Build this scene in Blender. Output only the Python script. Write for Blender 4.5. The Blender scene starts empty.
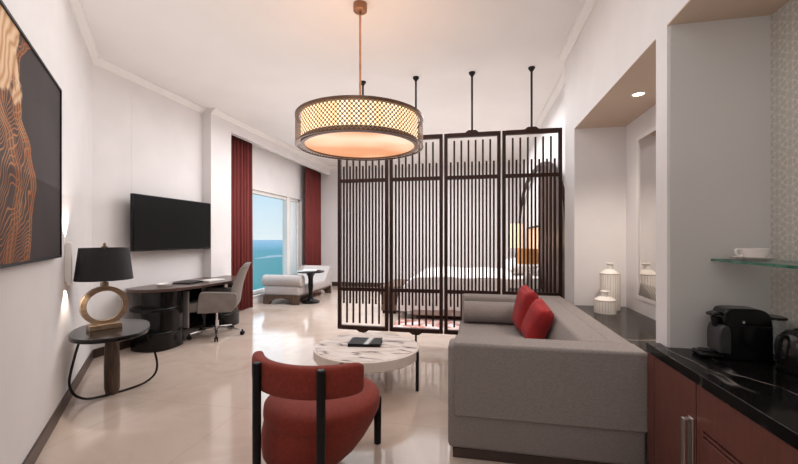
import bpy, bmesh, math, random
from mathutils import Vector, Matrix
random.seed(7)
PI = math.pi
scene = bpy.context.scene
C = scene.collection

# ---------------------------------------------------------------- materials
def lin(c):
    def f(v):
        v /= 255.0
        return v / 12.92 if v <= 0.04045 else ((v + 0.055) / 1.055) ** 2.4
    return (f(c[0]), f(c[1]), f(c[2]), 1.0)

def nt(name):
    m = bpy.data.materials.new(name)
    m.use_nodes = True
    n = m.node_tree
    return m, n, n.nodes, n.links, n.nodes['Principled BSDF']

def setp(b, **kw):
    names = dict(rough='Roughness', metal='Metallic', coat='Coat Weight', spec='Specular IOR Level',
                 trans='Transmission Weight', alpha='Alpha', sheen='Sheen Weight', ior='IOR', es='Emission Strength')
    for k, v in kw.items():
        b.inputs[names[k]].default_value = v

def coords(N, L, scale=(1, 1, 1), rot=(0, 0, 0), loc=(0, 0, 0)):
    t = N.new('ShaderNodeTexCoord')
    mp = N.new('ShaderNodeMapping')
    mp.inputs['Scale'].default_value = scale
    mp.inputs['Rotation'].default_value = rot
    mp.inputs['Location'].default_value = loc
    L.new(t.outputs['Object'], mp.inputs['Vector'])
    return mp.outputs['Vector']

def ramp(N, L, fac, stops):
    r = N.new('ShaderNodeValToRGB')
    e = r.color_ramp.elements
    while len(e) < len(stops):
        e.new(0.5)
    for i, (p, c) in enumerate(stops):
        e[i].position = p
        e[i].color = c
    L.new(fac, r.inputs['Fac'])
    return r.outputs['Color']

def math_node(N, L, op, a, b=None, c=None):
    n = N.new('ShaderNodeMath')
    n.operation = op
    for i, v in enumerate((a, b, c)):
        if v is None:
            continue
        if isinstance(v, (int, float)):
            n.inputs[i].default_value = v
        else:
            L.new(v, n.inputs[i])
    return n.outputs[0]

def pm(name, c1, c2=None, scale=8.0, stretch=(1, 1, 1), rough=0.5, bump=0.0, detail=4.0, lo=0.35, hi=0.65, **kw):
    """noise mixed two tone principled"""
    m, n, N, L, b = nt(name)
    c2 = c2 or tuple(max(0, v - 6) for v in c1)
    v = coords(N, L, stretch)
    t = N.new('ShaderNodeTexNoise')
    t.inputs['Scale'].default_value = scale
    t.inputs['Detail'].default_value = detail
    L.new(v, t.inputs['Vector'])
    col = ramp(N, L, t.outputs['Fac'], [(lo, lin(c1)), (hi, lin(c2))])
    L.new(col, b.inputs['Base Color'])
    setp(b, rough=rough, **kw)
    if bump:
        bp = N.new('ShaderNodeBump')
        bp.inputs['Strength'].default_value = bump
        bp.inputs['Distance'].default_value = 0.005
        L.new(t.outputs['Fac'], bp.inputs['Height'])
        L.new(bp.outputs['Normal'], b.inputs['Normal'])
    return m

def emis(name, c, strength, c2=None, scale=6):
    m = pm(name, c, c2 or c, scale=scale, rough=0.6)
    b = m.node_tree.nodes['Principled BSDF']
    src = b.inputs['Base Color'].links[0].from_socket
    m.node_tree.links.new(src, b.inputs['Emission Color'])
    b.inputs['Emission Strength'].default_value = strength
    return m

M = {}
M['wall'] = pm('wall_paint', (225, 221, 220), (221, 217, 216), scale=3, rough=0.75)
M['wall_gloss'] = pm('wall_lacquer', (206, 202, 198), (203, 199, 195), scale=2, rough=0.35)
M['ceiling'] = pm('ceiling_paint', (232, 228, 225), (229, 225, 222), scale=2, rough=0.9)
M['soffit'] = pm('soffit_tan', (206, 184, 164), (202, 180, 160), scale=2, rough=0.8)  # even tan tone, browner than the walls
M['white'] = pm('white_trim', (232, 228, 224), (228, 224, 220), scale=4, rough=0.5)
M['dark_base'] = pm('dark_skirting', (72, 52, 44), (58, 42, 36), scale=6, stretch=(1, 1, 20), rough=0.35)
M['wenge'] = pm('wenge_wood', (56, 33, 26), (42, 25, 19), scale=14, stretch=(6, 6, 0.6), rough=0.5, spec=0.2)
M['oak_dark'] = pm('dark_brown_wood', (84, 58, 48), (66, 44, 36), scale=9, stretch=(6, 6, 0.6), rough=0.5)
M['walnut'] = pm('walnut_top', (88, 66, 58), (70, 50, 44), scale=9, stretch=(6, 1, 6), rough=0.28)
M['oak_leg'] = pm('brown_oak', (96, 74, 58), (66, 50, 40), scale=9, stretch=(8, 8, 1), rough=0.45)
M['lacquer'] = pm('black_lacquer', (10, 9, 10), (14, 13, 13), scale=4, rough=0.15, spec=0.3)
M['black_gloss'] = pm('black_gloss_plastic', (8, 8, 9), (11, 11, 12), scale=4, rough=0.2, spec=0.3)
M['black_matt'] = pm('black_matt', (17, 16, 17), (13, 12, 13), scale=8, rough=0.45, spec=0.25)
M['black_metal'] = pm('black_metal', (26, 24, 24), (34, 31, 30), scale=12, rough=0.35, metal=0.6)
M['bronze'] = pm('bronze_metal', (112, 84, 66), (94, 70, 56), scale=10, rough=0.35, metal=0.75)
M['copper'] = pm('brushed_copper', (168, 122, 92), (148, 104, 76), scale=10, rough=0.35, metal=0.6)
M['brass'] = pm('brushed_brass', (172, 148, 124), (150, 126, 102), scale=14, stretch=(1, 1, 6), rough=0.4, metal=0.6)
M['chrome'] = pm('chrome', (220, 220, 222), (205, 205, 208), scale=5, rough=0.12, metal=1.0)
M['steel'] = pm('brushed_steel', (190, 182, 176), (165, 158, 152), scale=30, stretch=(8, 8, 0.3), rough=0.3, metal=0.9)
M['shade_black'] = pm('black_shade', (30, 29, 33), (24, 23, 27), scale=40, rough=0.7)
M['red'] = pm('brick_red_fabric', (132, 43, 26), (118, 37, 22), scale=60, rough=0.85, bump=0.15, sheen=0.05)
M['red_cushion'] = pm('red_velvet', (160, 28, 30), (138, 22, 26), scale=12, rough=0.85, bump=0.1, sheen=0.05)
M['curtain'] = pm('red_curtain', (124, 48, 44), (102, 37, 35), scale=5, stretch=(20, 20, 0.3), rough=0.85)
M['sofa'] = pm('grey_linen', (146, 138, 134), (131, 123, 120), scale=70, stretch=(1, 1, 3), rough=0.9, bump=0.25)
M['sofa_dark'] = pm('grey_linen_side', (146, 138, 134), (131, 123, 120), scale=70, stretch=(1, 1, 3), rough=0.9, bump=0.25)
M['task_grey'] = pm('taupe_leather', (132, 124, 119), (121, 114, 109), scale=10, rough=0.55)
M['daybed'] = pm('pale_grey_fabric', (182, 174, 171), (170, 162, 159), scale=40, rough=0.9)
M['linen'] = pm('white_linen', (236, 232, 230), (226, 222, 220), scale=6, rough=0.9)
M['bed_grey'] = pm('grey_bed_fabric', (214, 204, 198), (202, 192, 186), scale=40, rough=0.9)
M['brown_leather'] = pm('brown_leather', (112, 86, 72), (94, 72, 60), scale=12, rough=0.55)
M['cabinet'] = pm('reddish_veneer', (104, 60, 51), (92, 52, 44), scale=10, stretch=(5, 5, 0.7), rough=0.35)
M['groove'] = pm('shadow_gap', (20, 14, 12), (16, 11, 10), rough=0.8)
M['ceramic'] = pm('white_ceramic', (236, 230, 222), (228, 222, 214), scale=5, rough=0.35)
M['ceramic_line'] = pm('grey_glaze', (184, 168, 156), (174, 158, 146), scale=5, rough=0.4)
M['porcelain'] = pm('white_porcelain', (232, 226, 222), (228, 222, 218), scale=5, rough=0.15)
M['paper'] = pm('white_paper', (232, 230, 226), (224, 222, 218), scale=5, rough=0.7)
M['cream_rim'] = pm('cream_rim', (226, 214, 204), (218, 206, 196), scale=8, rough=0.4)
M['pale_glass'] = None
M['lamp_orange'] = emis('amber_shade', (206, 138, 74), 0.35, (190, 122, 62))
M['lamp_cream'] = emis('cream_lit_shade', (250, 206, 170), 0.6, (250, 200, 158))
M['down'] = emis('downlight_lens', (255, 240, 220), 9.0)
M['mirror'] = pm('mirror_silver', (232, 230, 228), (228, 226, 224), rough=0.03, metal=1.0)
M['sand'] = pm('pale_sand', (226, 226, 214), (190, 216, 214), scale=0.02, rough=0.9)

def glass(name, tint, alpha_mix=0.12, rough=0.02, fres=0.5):
    m, n, N, L, b = nt(name)
    setp(b, rough=rough, spec=0.5)
    b.inputs['Base Color'].default_value = tint
    tr = N.new('ShaderNodeBsdfTransparent')
    tr.inputs['Color'].default_value = (0.97, 0.99, 0.985, 1)
    lw = N.new('ShaderNodeLayerWeight')
    lw.inputs['Blend'].default_value = 0.25
    f = math_node(N, L, 'MULTIPLY_ADD', lw.outputs['Fresnel'], fres, alpha_mix)
    mx = N.new('ShaderNodeMixShader')
    L.new(f, mx.inputs['Fac'])
    L.new(tr.outputs[0], mx.inputs[1])
    L.new(b.outputs[0], mx.inputs[2])
    L.new(mx.outputs[0], N['Material Output'].inputs['Surface'])
    return m
M['pale_glass'] = glass('pale_sheer_glass', (0.95, 0.96, 0.97, 1), 0.55, 0.5, 0.1)  # narrow pane, mixed about half with white
M['glass'] = glass('window_glass', (0.85, 0.95, 1, 1), 0.01, 0.02, 0.12)
M['tank'] = glass('clear_plastic', (0.5, 0.52, 0.52, 1), 0.22)
M['shelf_glass'] = glass('green_glass', (0.22, 0.38, 0.33, 1), 0.05, 0.02, 0.3)
M['shelf_edge'] = pm('green_glass_edge', (44, 92, 76), (86, 130, 112), scale=16, stretch=(1, 1, 1), rough=0.1)

def floor_mat():
    m, n, N, L, b = nt('polished_marble_floor')
    v = coords(N, L)
    t = N.new('ShaderNodeTexNoise')
    t.inputs['Scale'].default_value = 1.3
    t.inputs['Detail'].default_value = 8
    t.inputs['Distortion'].default_value = 1.2
    L.new(v, t.inputs['Vector'])
    col = ramp(N, L, t.outputs['Fac'], [(0.3, lin((194, 175, 161))), (0.5, lin((202, 185, 172))), (0.72, lin((186, 167, 153)))])
    br = N.new('ShaderNodeTexBrick')
    br.offset = 0.0
    br.inputs['Scale'].default_value = 1.0
    br.inputs['Mortar Size'].default_value = 0.0025
    br.inputs['Brick Width'].default_value = 0.9
    br.inputs['Row Height'].default_value = 0.9
    br.inputs['Color1'].default_value = (1, 1, 1, 1)
    br.inputs['Color2'].default_value = (0.965, 0.965, 0.965, 1)
    br.inputs['Mortar'].default_value = (0.82, 0.80, 0.78, 1)
    L.new(v, br.inputs['Vector'])
    mx = N.new('ShaderNodeMix')
    mx.data_type = 'RGBA'
    mx.blend_type = 'MULTIPLY'
    mx.inputs[0].default_value = 1.0
    L.new(col, mx.inputs[6])
    L.new(br.outputs['Color'], mx.inputs[7])
    L.new(mx.outputs[2], b.inputs['Base Color'])
    setp(b, rough=0.10, spec=0.65)
    return m
M['floor'] = floor_mat()

def marble(name, base, veins, vein, scale, width, rough, rot=(0, 0, 0.6), dist=6.0):
    m, n, N, L, b = nt(name)
    v = coords(N, L, rot=rot)
    w = N.new('ShaderNodeTexWave')
    w.inputs['Scale'].default_value = scale
    w.inputs['Distortion'].default_value = dist
    w.inputs['Detail'].default_value = 5
    w.inputs['Detail Scale'].default_value = 1.6
    L.new(v, w.inputs['Vector'])
    t = N.new('ShaderNodeTexNoise')
    t.inputs['Scale'].default_value = scale * 2.2
    t.inputs['Detail'].default_value = 6
    L.new(v, t.inputs['Vector'])
    msk = ramp(N, L, t.outputs['Fac'], [(0.42, (0, 0, 0, 1)), (0.6, (1, 1, 1, 1))])
    line = ramp(N, L, w.outputs['Fac'], [(0.0, (1, 1, 1, 1)), (width, (0.45, 0.45, 0.45, 1)), (width * 2.2, (0, 0, 0, 1))])
    f = math_node(N, L, 'MULTIPLY', msk, line)
    soft = ramp(N, L, t.outputs['Fac'], [(0.3, lin(base)), (0.7, lin(veins))])
    mx = N.new('ShaderNodeMix')
    mx.data_type = 'RGBA'
    L.new(f, mx.inputs[0])
    L.new(soft, mx.inputs[6])
    mx.inputs[7].default_value = lin(vein)
    L.new(mx.outputs[2], b.inputs['Base Color'])
    setp(b, rough=rough)
    return m
def dark_marble(name, base, soft, vein, scale, stretch, width, rough):
    m, n, N, L, b = nt(name)
    v = coords(N, L, stretch)
    t = N.new('ShaderNodeTexNoise')
    t.inputs['Scale'].default_value = scale
    t.inputs['Detail'].default_value = 2.5
    L.new(v, t.inputs['Vector'])
    d = math_node(N, L, 'ABSOLUTE', math_node(N, L, 'SUBTRACT', t.outputs['Fac'], 0.52))
    line = ramp(N, L, d, [(0.0, (0.8, 0.8, 0.8, 1)), (width, (0.35, 0.35, 0.35, 1)), (width * 3, (0, 0, 0, 1))])
    t2 = N.new('ShaderNodeTexNoise')
    t2.inputs['Scale'].default_value = scale * 3
    L.new(v, t2.inputs['Vector'])
    col = ramp(N, L, t2.outputs['Fac'], [(0.35, lin(base)), (0.65, lin(soft))])
    mx = N.new('ShaderNodeMix')
    mx.data_type = 'RGBA'
    L.new(math_node(N, L, 'MULTIPLY', line, ramp(N, L, t2.outputs['Fac'], [(0.36, (0, 0, 0, 1)), (0.52, (1, 1, 1, 1))])), mx.inputs[0])
    L.new(col, mx.inputs[6])
    mx.inputs[7].default_value = lin(vein)
    L.new(mx.outputs[2], b.inputs['Base Color'])
    setp(b, rough=rough, spec=0.12)
    return m
M['black_marble'] = dark_marble('black_veined_marble', (14, 13, 13), (20, 18, 17), (130, 122, 116), 1.6, (1.6, 0.7, 1), 0.003, 0.12)
M['white_marble'] = dark_marble('white_veined_marble', (238, 231, 226), (224, 211, 203), (52, 36, 38), 2.6, (0.7, 1.7, 1), 0.017, 0.16)
M['brown_marble'] = dark_marble('dark_brown_marble', (26, 20, 18), (36, 28, 24), (170, 156, 144), 1.1, (0.5, 1.4, 1), 0.004, 0.16)

def painting_mat():
    m, n, N, L, b = nt('abstract_painting')
    t = N.new('ShaderNodeTexCoord')
    sep = N.new('ShaderNodeSeparateXYZ')
    L.new(t.outputs['Object'], sep.inputs[0])
    X, Z = sep.outputs['X'], sep.outputs['Z']      # x along the wall from the far edge, z up
    def noise(sc, det=2, dist=0.0):
        q = N.new('ShaderNodeTexNoise')
        q.inputs['Scale'].default_value = sc
        q.inputs['Detail'].default_value = det
        q.inputs['Distortion'].default_value = dist
        L.new(t.outputs['Object'], q.inputs['Vector'])
        return math_node(N, L, 'SUBTRACT', q.outputs['Fac'], 0.5)
    g = lambda v: (v, v, v, 1)
    zn = math_node(N, L, 'DIVIDE', Z, 1.215)
    r = N.new('ShaderNodeValToRGB')
    r.color_ramp.interpolation = 'EASE'
    e = r.color_ramp.elements
    st = [(0.0, 0.76), (0.2, 0.70), (0.36, 0.62), (0.52, 0.72), (0.64, 0.90), (0.75, 0.95), (0.86, 0.93), (0.96, 0.80), (1.0, 0.72)]
    while len(e) < len(st):
        e.new(0.5)
    for k, (p, v) in enumerate(st):
        e[k].position, e[k].color = p, g(v)
    L.new(zn, r.inputs['Fac'])
    nb = noise(5.0)
    edge = math_node(N, L, 'MULTIPLY_ADD', nb, 0.08, r.outputs['Color'])
    s = math_node(N, L, 'SUBTRACT', X, edge)
    inside = ramp(N, L, s, [(0.0, g(0)), (0.008, g(1))])
    # contour like fine wavy lines
    ph = math_node(N, L, 'ADD', math_node(N, L, 'MULTIPLY', Z, 1.0), math_node(N, L, 'MULTIPLY', X, 0.75))
    ph = math_node(N, L, 'MULTIPLY_ADD', noise(2.4, 2), 0.62, ph)
    ln = math_node(N, L, 'SINE', math_node(N, L, 'MULTIPLY', ph, 2 * PI / 0.036))
    line = ramp(N, L, ln, [(0.6, g(0)), (0.9, g(1))])
    # strands that follow the outline of the body
    q = math_node(N, L, 'MULTIPLY_ADD', noise(3.5, 2), 0.10, s)
    sn = math_node(N, L, 'SINE', math_node(N, L, 'MULTIPLY', q, 2 * PI / 0.045))
    strand = ramp(N, L, sn, [(0.2, g(0.25)), (0.75, g(1))])
    rim = ramp(N, L, math_node(N, L, 'MULTIPLY_ADD', noise(2.2, 1), 0.25, s), [(0.0, g(1)), (0.09, g(0.95)), (0.15, g(0.15)), (0.24, g(0.1)), (0.29, g(0.9)), (0.37, g(0.8)), (0.43, g(0.1))])
    gf = math_node(N, L, 'MAXIMUM', math_node(N, L, 'MULTIPLY', rim, strand), math_node(N, L, 'MULTIPLY', line, 0.85))
    gf = math_node(N, L, 'MULTIPLY', gf, inside)
    dark = ramp(N, L, math_node(N, L, 'ADD', noise(1.5), 0.5), [(0.3, lin((58, 51, 51))), (0.7, lin((72, 63, 62)))])
    gold = ramp(N, L, math_node(N, L, 'ADD', noise(4), 0.5), [(0.3, lin((156, 92, 50))), (0.5, lin((180, 114, 66))), (0.7, lin((206, 152, 106)))])
    mx = N.new('ShaderNodeMix')
    mx.data_type = 'RGBA'
    L.new(gf, mx.inputs[0])
    L.new(dark, mx.inputs[6])
    L.new(gold, mx.inputs[7])
    # cream feathery patch in the upper near corner
    a = math_node(N, L, 'MULTIPLY_ADD', noise(4.5, 4), 0.55, math_node(N, L, 'SUBTRACT', Z, 0.86))
    c = math_node(N, L, 'MULTIPLY_ADD', noise(4.0, 4), 0.45, math_node(N, L, 'SUBTRACT', X, 0.90))
    pf = ramp(N, L, math_node(N, L, 'MINIMUM', a, c), [(0.0, g(0)), (0.03, g(1))])
    fe = math_node(N, L, 'SINE', math_node(N, L, 'MULTIPLY', math_node(N, L, 'MULTIPLY_ADD', noise(3, 2), 0.5, math_node(N, L, 'ADD', X, math_node(N, L, 'MULTIPLY', Z, 0.6))), 2 * PI / 0.09))
    cream = ramp(N, L, math_node(N, L, 'MULTIPLY_ADD', fe, 0.5, 0.5), [(0.0, lin((186, 140, 100))), (0.3, lin((206, 166, 126))), (1.0, lin((222, 190, 156)))])
    m2 = N.new('ShaderNodeMix')
    m2.data_type = 'RGBA'
    L.new(pf, m2.inputs[0])
    L.new(mx.outputs[2], m2.inputs[6])
    L.new(cream, m2.inputs[7])
    L.new(m2.outputs[2], b.inputs['Base Color'])
    setp(b, rough=0.6, spec=0.12)
    return m
M['painting'] = painting_mat()

def pattern_panel():
    """interlaced geometric rosettes on the bar back panel (y,z plane)"""
    m, n, N, L, b = nt('geometric_back_panel')
    t = N.new('ShaderNodeTexCoord')
    sep = N.new('ShaderNodeSeparateXYZ')
    L.new(t.outputs['Object'], sep.inputs[0])
    def hexsum(k, off):
        acc = None
        for a in (off, off + PI / 3, off + 2 * PI / 3):
            u = math_node(N, L, 'MULTIPLY_ADD', sep.outputs['Y'], k * math.cos(a), math_node(N, L, 'MULTIPLY', sep.outputs['Z'], k * math.sin(a)))
            c = math_node(N, L, 'COSINE', u)
            acc = c if acc is None else math_node(N, L, 'ADD', acc, c)
        return acc
    k = 2 * PI / 0.078
    s1 = hexsum(k, 0)
    s2 = hexsum(k * math.sqrt(3), PI / 6)
    s = math_node(N, L, 'ADD', s1, math_node(N, L, 'MULTIPLY', s2, 0.75))
    l1 = math_node(N, L, 'ABSOLUTE', math_node(N, L, 'ADD', s, 0.55))
    l2 = math_node(N, L, 'MULTIPLY', math_node(N, L, 'ABSOLUTE', math_node(N, L, 'SUBTRACT', s, 1.6)), 0.7)
    mn = math_node(N, L, 'MINIMUM', l1, l2)
    col = ramp(N, L, mn, [(0.0, lin((212, 208, 200))), (0.2, lin((210, 206, 198))), (0.34, lin((188, 183, 174)))])
    L.new(col, b.inputs['Base Color'])
    setp(b, rough=0.55)
    return m
M['pattern'] = pattern_panel()

def rug_mat():
    m, n, N, L, b = nt('faded_red_rug')
    v = coords(N, L)
    t = N.new('ShaderNodeTexNoise')
    t.inputs['Scale'].default_value = 5
    t.inputs['Detail'].default_value = 5
    L.new(v, t.inputs['Vector'])
    col = ramp(N, L, t.outputs['Fac'], [(0.36, lin((216, 212, 214))), (0.5, lin((204, 172, 162))), (0.58, lin((168, 84, 66))), (0.68, lin((214, 206, 204)))])
    L.new(col, b.inputs['Base Color'])
    setp(b, rough=0.95)
    return m
M['rug'] = rug_mat()

def book_mat():
    m, n, N, L, b = nt('navy_book_cover')
    v = coords(N, L, rot=(0, 0, 0.0))
    w = N.new('ShaderNodeTexWave')
    w.inputs['Scale'].default_value = 1.55
    w.inputs['Distortion'].default_value = 1.6
    w.inputs['Detail'].default_value = 1
    w.inputs['Phase Offset'].default_value = 2.2
    L.new(v, w.inputs['Vector'])
    col = ramp(N, L, w.outputs['Fac'], [(0.0, lin((24, 26, 32))), (0.8, lin((28, 32, 40))), (0.9, lin((168, 172, 174))), (0.97, lin((222, 222, 220)))])
    L.new(col, b.inputs['Base Color'])
    setp(b, rough=0.3)
    return m
M['book'] = book_mat()

def diffuser_mat():
    m, n, N, L, b = nt('opal_diffuser')
    t = N.new('ShaderNodeTexCoord')
    sep = N.new('ShaderNodeSeparateXYZ')
    L.new(t.outputs['Object'], sep.inputs[0])
    w = N.new('ShaderNodeTexWave')
    w.inputs['Scale'].default_value = 10
    L.new(t.outputs['Object'], w.inputs['Vector'])
    ns = N.new('ShaderNodeTexNoise')
    ns.inputs['Scale'].default_value = 1.6
    ns.inputs['Detail'].default_value = 1
    L.new(t.outputs['Object'], ns.inputs['Vector'])
    col = ramp(N, L, ns.outputs['Fac'], [(0.34, lin((255, 222, 194))), (0.5, lin((246, 196, 156))), (0.64, lin((222, 154, 104)))])
    pl = math_node(N, L, 'MULTIPLY_ADD', w.outputs['Fac'], 0.10, 0.34)
    L.new(col, b.inputs['Base Color'])
    L.new(col, b.inputs['Emission Color'])
    L.new(pl, b.inputs['Emission Strength'])
    setp(b, rough=0.5)
    return m
M['diffuser'] = diffuser_mat()
M['shade_lit'] = emis('lit_inner_shade', (255, 228, 190), 1.7, (255, 222, 172), scale=3)

def sea_mat():
    m, n, N, L, b = nt('sea_surface')
    t = N.new('ShaderNodeTexCoord')
    ln = N.new('ShaderNodeVectorMath')
    ln.operation = 'LENGTH'
    L.new(t.outputs['Object'], ln.inputs[0])
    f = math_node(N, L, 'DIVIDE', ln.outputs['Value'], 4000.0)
    col = ramp(N, L, f, [(0.0, lin((22, 172, 156))), (0.1, lin((30, 176, 166))), (0.25, lin((76, 186, 186))), (0.42, lin((160, 212, 218))), (0.9, lin((206, 226, 234)))])  # distance haze put into the colour: teal pales towards the horizon
    ns = N.new('ShaderNodeTexNoise')
    ns.inputs['Scale'].default_value = 0.012
    ns.inputs['Detail'].default_value = 3
    L.new(t.outputs['Object'], ns.inputs['Vector'])
    mx = N.new('ShaderNodeMix')
    mx.data_type = 'RGBA'
    mx.blend_type = 'MULTIPLY'
    L.new(math_node(N, L, 'MULTIPLY', ns.outputs['Fac'], 0.25), mx.inputs[0])
    L.new(col, mx.inputs[6])
    mx.inputs[7].default_value = lin((90, 200, 214))
    L.new(mx.outputs[2], b.inputs['Base Color'])
    setp(b, rough=0.9, spec=0.05)
    return m
M['sea'] = sea_mat()

# ---------------------------------------------------------------- mesh helpers
def bx(bm, a, b, rot=None):
    """axis aligned box a..b ; rot = optional Matrix applied afterwards"""
    x0, y0, z0 = a
    x1, y1, z1 = b
    vs = [bm.verts.new(p) for p in ((x0, y0, z0), (x1, y0, z0), (x1, y1, z0), (x0, y1, z0), (x0, y0, z1), (x1, y0, z1), (x1, y1, z1), (x0, y1, z1))]
    for q in ((0, 3, 2, 1), (4, 5, 6, 7), (0, 1, 5, 4), (1, 2, 6, 5), (2, 3, 7, 6), (3, 0, 4, 7)):
        bm.faces.new([vs[i] for i in q])
    if rot is not None:
        for v in vs:
            v.co = rot @ v.co
    return vs

def prism(bm, pts, z0, z1, mp=None):
    """polygon pts in plane extruded z0..z1 ; mp maps (u,v,w) to xyz"""
    mp = mp or (lambda u, v, w: (u, v, w))
    lo = [bm.verts.new(mp(u, v, z0)) for u, v in pts]
    hi = [bm.verts.new(mp(u, v, z1)) for u, v in pts]
    n = len(pts)
    bm.faces.new(lo[::-1])
    bm.faces.new(hi)
    for i in range(n):
        j = (i + 1) % n
        bm.faces.new((lo[i], lo[j], hi[j], hi[i]))

def lathe(bm, prof, seg=48, sx=1.0, sy=1.0, ox=0.0, oy=0.0):
    rings = []
    for r, z in prof:
        if r <= 1e-6:
            rings.append([bm.verts.new((ox, oy, z))])
        else:
            rings.append([bm.verts.new((ox + r * sx * math.cos(2 * PI * i / seg), oy + r * sy * math.sin(2 * PI * i / seg), z)) for i in range(seg)])
    for a, b in zip(rings, rings[1:]):
        if len(a) == 1 and len(b) == 1:
            continue
        for i in range(seg):
            j = (i + 1) % seg
            if len(a) == 1:
                bm.faces.new((a[0], b[i], b[j]))
            elif len(b) == 1:
                bm.faces.new((a[i], a[j], b[0]))
            else:
                bm.faces.new((a[i], a[j], b[j], b[i]))

def tube(bm, path, r, seg=10, closed=False, flat=None):
    """sweep a circle (or flat=(w,h) rectangle) along a path"""
    pts = [Vector(p) for p in path]
    n = len(pts)
    rings = []
    up = Vector((0, 0, 1))
    prev = None
    for i, p in enumerate(pts):
        if closed:
            t = (pts[(i + 1) % n] - pts[i - 1]).normalized()
        else:
            t = (pts[min(i + 1, n - 1)] - pts[max(i - 1, 0)]).normalized()
        if prev is None:
            ref = up if abs(t.dot(up)) < 0.95 else Vector((1, 0, 0))
            u = (ref - t * ref.dot(t)).normalized()
        else:
            u = (prev - t * prev.dot(t)).normalized()
        prev = u
        v = t.cross(u)
        rr = r[i] if isinstance(r, (list, tuple)) else r
        if flat:
            w, h = flat
            rings.append([bm.verts.new(p + u * a * h / 2 + v * b * w / 2) for a, b in ((1, 1), (1, -1), (-1, -1), (-1, 1))])
        else:
            rings.append([bm.verts.new(p + (u * math.cos(2 * PI * k / seg) + v * math.sin(2 * PI * k / seg)) * rr) for k in range(seg)])
    m = len(rings[0])
    for i in range(n if closed else n - 1):
        a, b = rings[i], rings[(i + 1) % n]
        for k in range(m):
            l = (k + 1) % m
            bm.faces.new((a[k], a[l], b[l], b[k]))
    if not closed:
        bm.faces.new(rings[0][::-1])
        bm.faces.new(rings[-1])

def ball(bm, c, r, sx=1, sy=1, sz=1, seg=16):
    prof = [(r * math.sin(PI * k / 10), -r * math.cos(PI * k / 10)) for k in range(11)]
    prof[0] = (0, -r)
    prof[-1] = (0, r)
    s = len(bm.verts)
    lathe(bm, prof, seg)
    bm.verts.ensure_lookup_table()
    for v in list(bm.verts)[s:]:
        v.co = Vector((c[0] + v.co.x * sx, c[1] + v.co.y * sy, c[2] + v.co.z * sz))

def rbox(bm, a, b, r, n=4):
    """softly rounded box"""
    t = bmesh.new()
    bx(t, a, b)
    bmesh.ops.bevel(t, geom=list(t.edges) , offset=r, segments=n, affect='EDGES', profile=0.5)
    me = bpy.data.meshes.new('tmp')
    t.to_mesh(me)
    t.free()
    bm.from_mesh(me)
    bpy.data.meshes.remove(me)

def pillow_bm(w, h, t, n=14):
    bm = bmesh.new()
    def P(i, j, s):
        u = 2 * i / n - 1
        v = 2 * j / n - 1
        pin = 1 - 0.10 * (1 - u * u) * (abs(v) ** 6) - 0.0
        pin2 = 1 - 0.10 * (1 - v * v) * (abs(u) ** 6)
        f = ((1 - u ** 4) * (1 - v ** 4)) ** 0.45
        return (u * w / 2 * pin2, s * t / 2 * f, v * h / 2 * pin)
    g = {}
    for s in (-1, 1):
        for i in range(n + 1):
            for j in range(n + 1):
                edge = i in (0, n) or j in (0, n)
                key = (i, j, 0 if edge else s)
                if key not in g:
                    g[key] = bm.verts.new(P(i, j, s))
    for s in (-1, 1):
        for i in range(n):
            for j in range(n):
                k = lambda a, b: g[(a, b, 0 if a in (0, n) or b in (0, n) else s)]
                q = [k(i, j), k(i + 1, j), k(i + 1, j + 1), k(i, j + 1)]
                bm.faces.new(q if s < 0 else q[::-1])
    return bm

def new():
    return bmesh.new()

def obj(name, bm, mat, parent=None, bevel=0.0, smooth=35, sub=0, seg=2, loc=None, rot=None):
    bmesh.ops.recalc_face_normals(bm, faces=list(bm.faces))
    me = bpy.data.meshes.new(name)
    bm.to_mesh(me)
    bm.free()
    o = bpy.data.objects.new(name, me)
    C.objects.link(o)
    mats = mat if isinstance(mat, (list, tuple)) else [mat]
    for m in mats:
        me.materials.append(m)
    if smooth:
        for p in me.polygons:
            p.use_smooth = True
        me.set_sharp_from_angle(angle=math.radians(smooth))
    if bevel:
        md = o.modifiers.new('bevel', 'BEVEL')
        md.width = bevel
        md.segments = seg
        md.limit_method = 'ANGLE'
        md.angle_limit = math.radians(40)
        md.harden_normals = False
    if sub:
        md = o.modifiers.new('sub', 'SUBSURF')
        md.levels = md.render_levels = sub
    if parent:
        o.parent = parent
    if loc:
        o.location = loc
    if rot:
        o.rotation_euler = rot
    return o

def one(fn, *a, **k):
    bm = bmesh.new()
    fn(bm, *a, **k)
    return bm

def thing(name, label, cat, loc=(0, 0, 0), rotz=0.0, group=None):
    o = bpy.data.objects.new(name, None)
    C.objects.link(o)
    o.empty_display_size = 0.1
    o.location = loc
    o.rotation_euler = (0, 0, rotz)
    o['label'] = label
    o['category'] = cat
    if group:
        o['group'] = group
    return o

def tag(o, label, cat, group=None):
    o['label'] = label
    o['category'] = cat
    if group:
        o['group'] = group
    return o

def struct(name, bm, mat, parent=None, **k):
    o = obj(name, bm, mat, parent, **k)
    if parent is None:
        o['kind'] = 'structure'
    return o

def dup(root, loc, rotz, label, group=None):
    r = root.copy()
    C.objects.link(r)
    r.location = loc
    r.rotation_euler = (0, 0, rotz)
    r['label'] = label
    if group:
        r['group'] = group
    for ch in list(root.children):
        c = ch.copy()
        C.objects.link(c)
        c.parent = r
        for g in list(ch.children):
            d = g.copy()
            C.objects.link(d)
            d.parent = c
    return r

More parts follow.
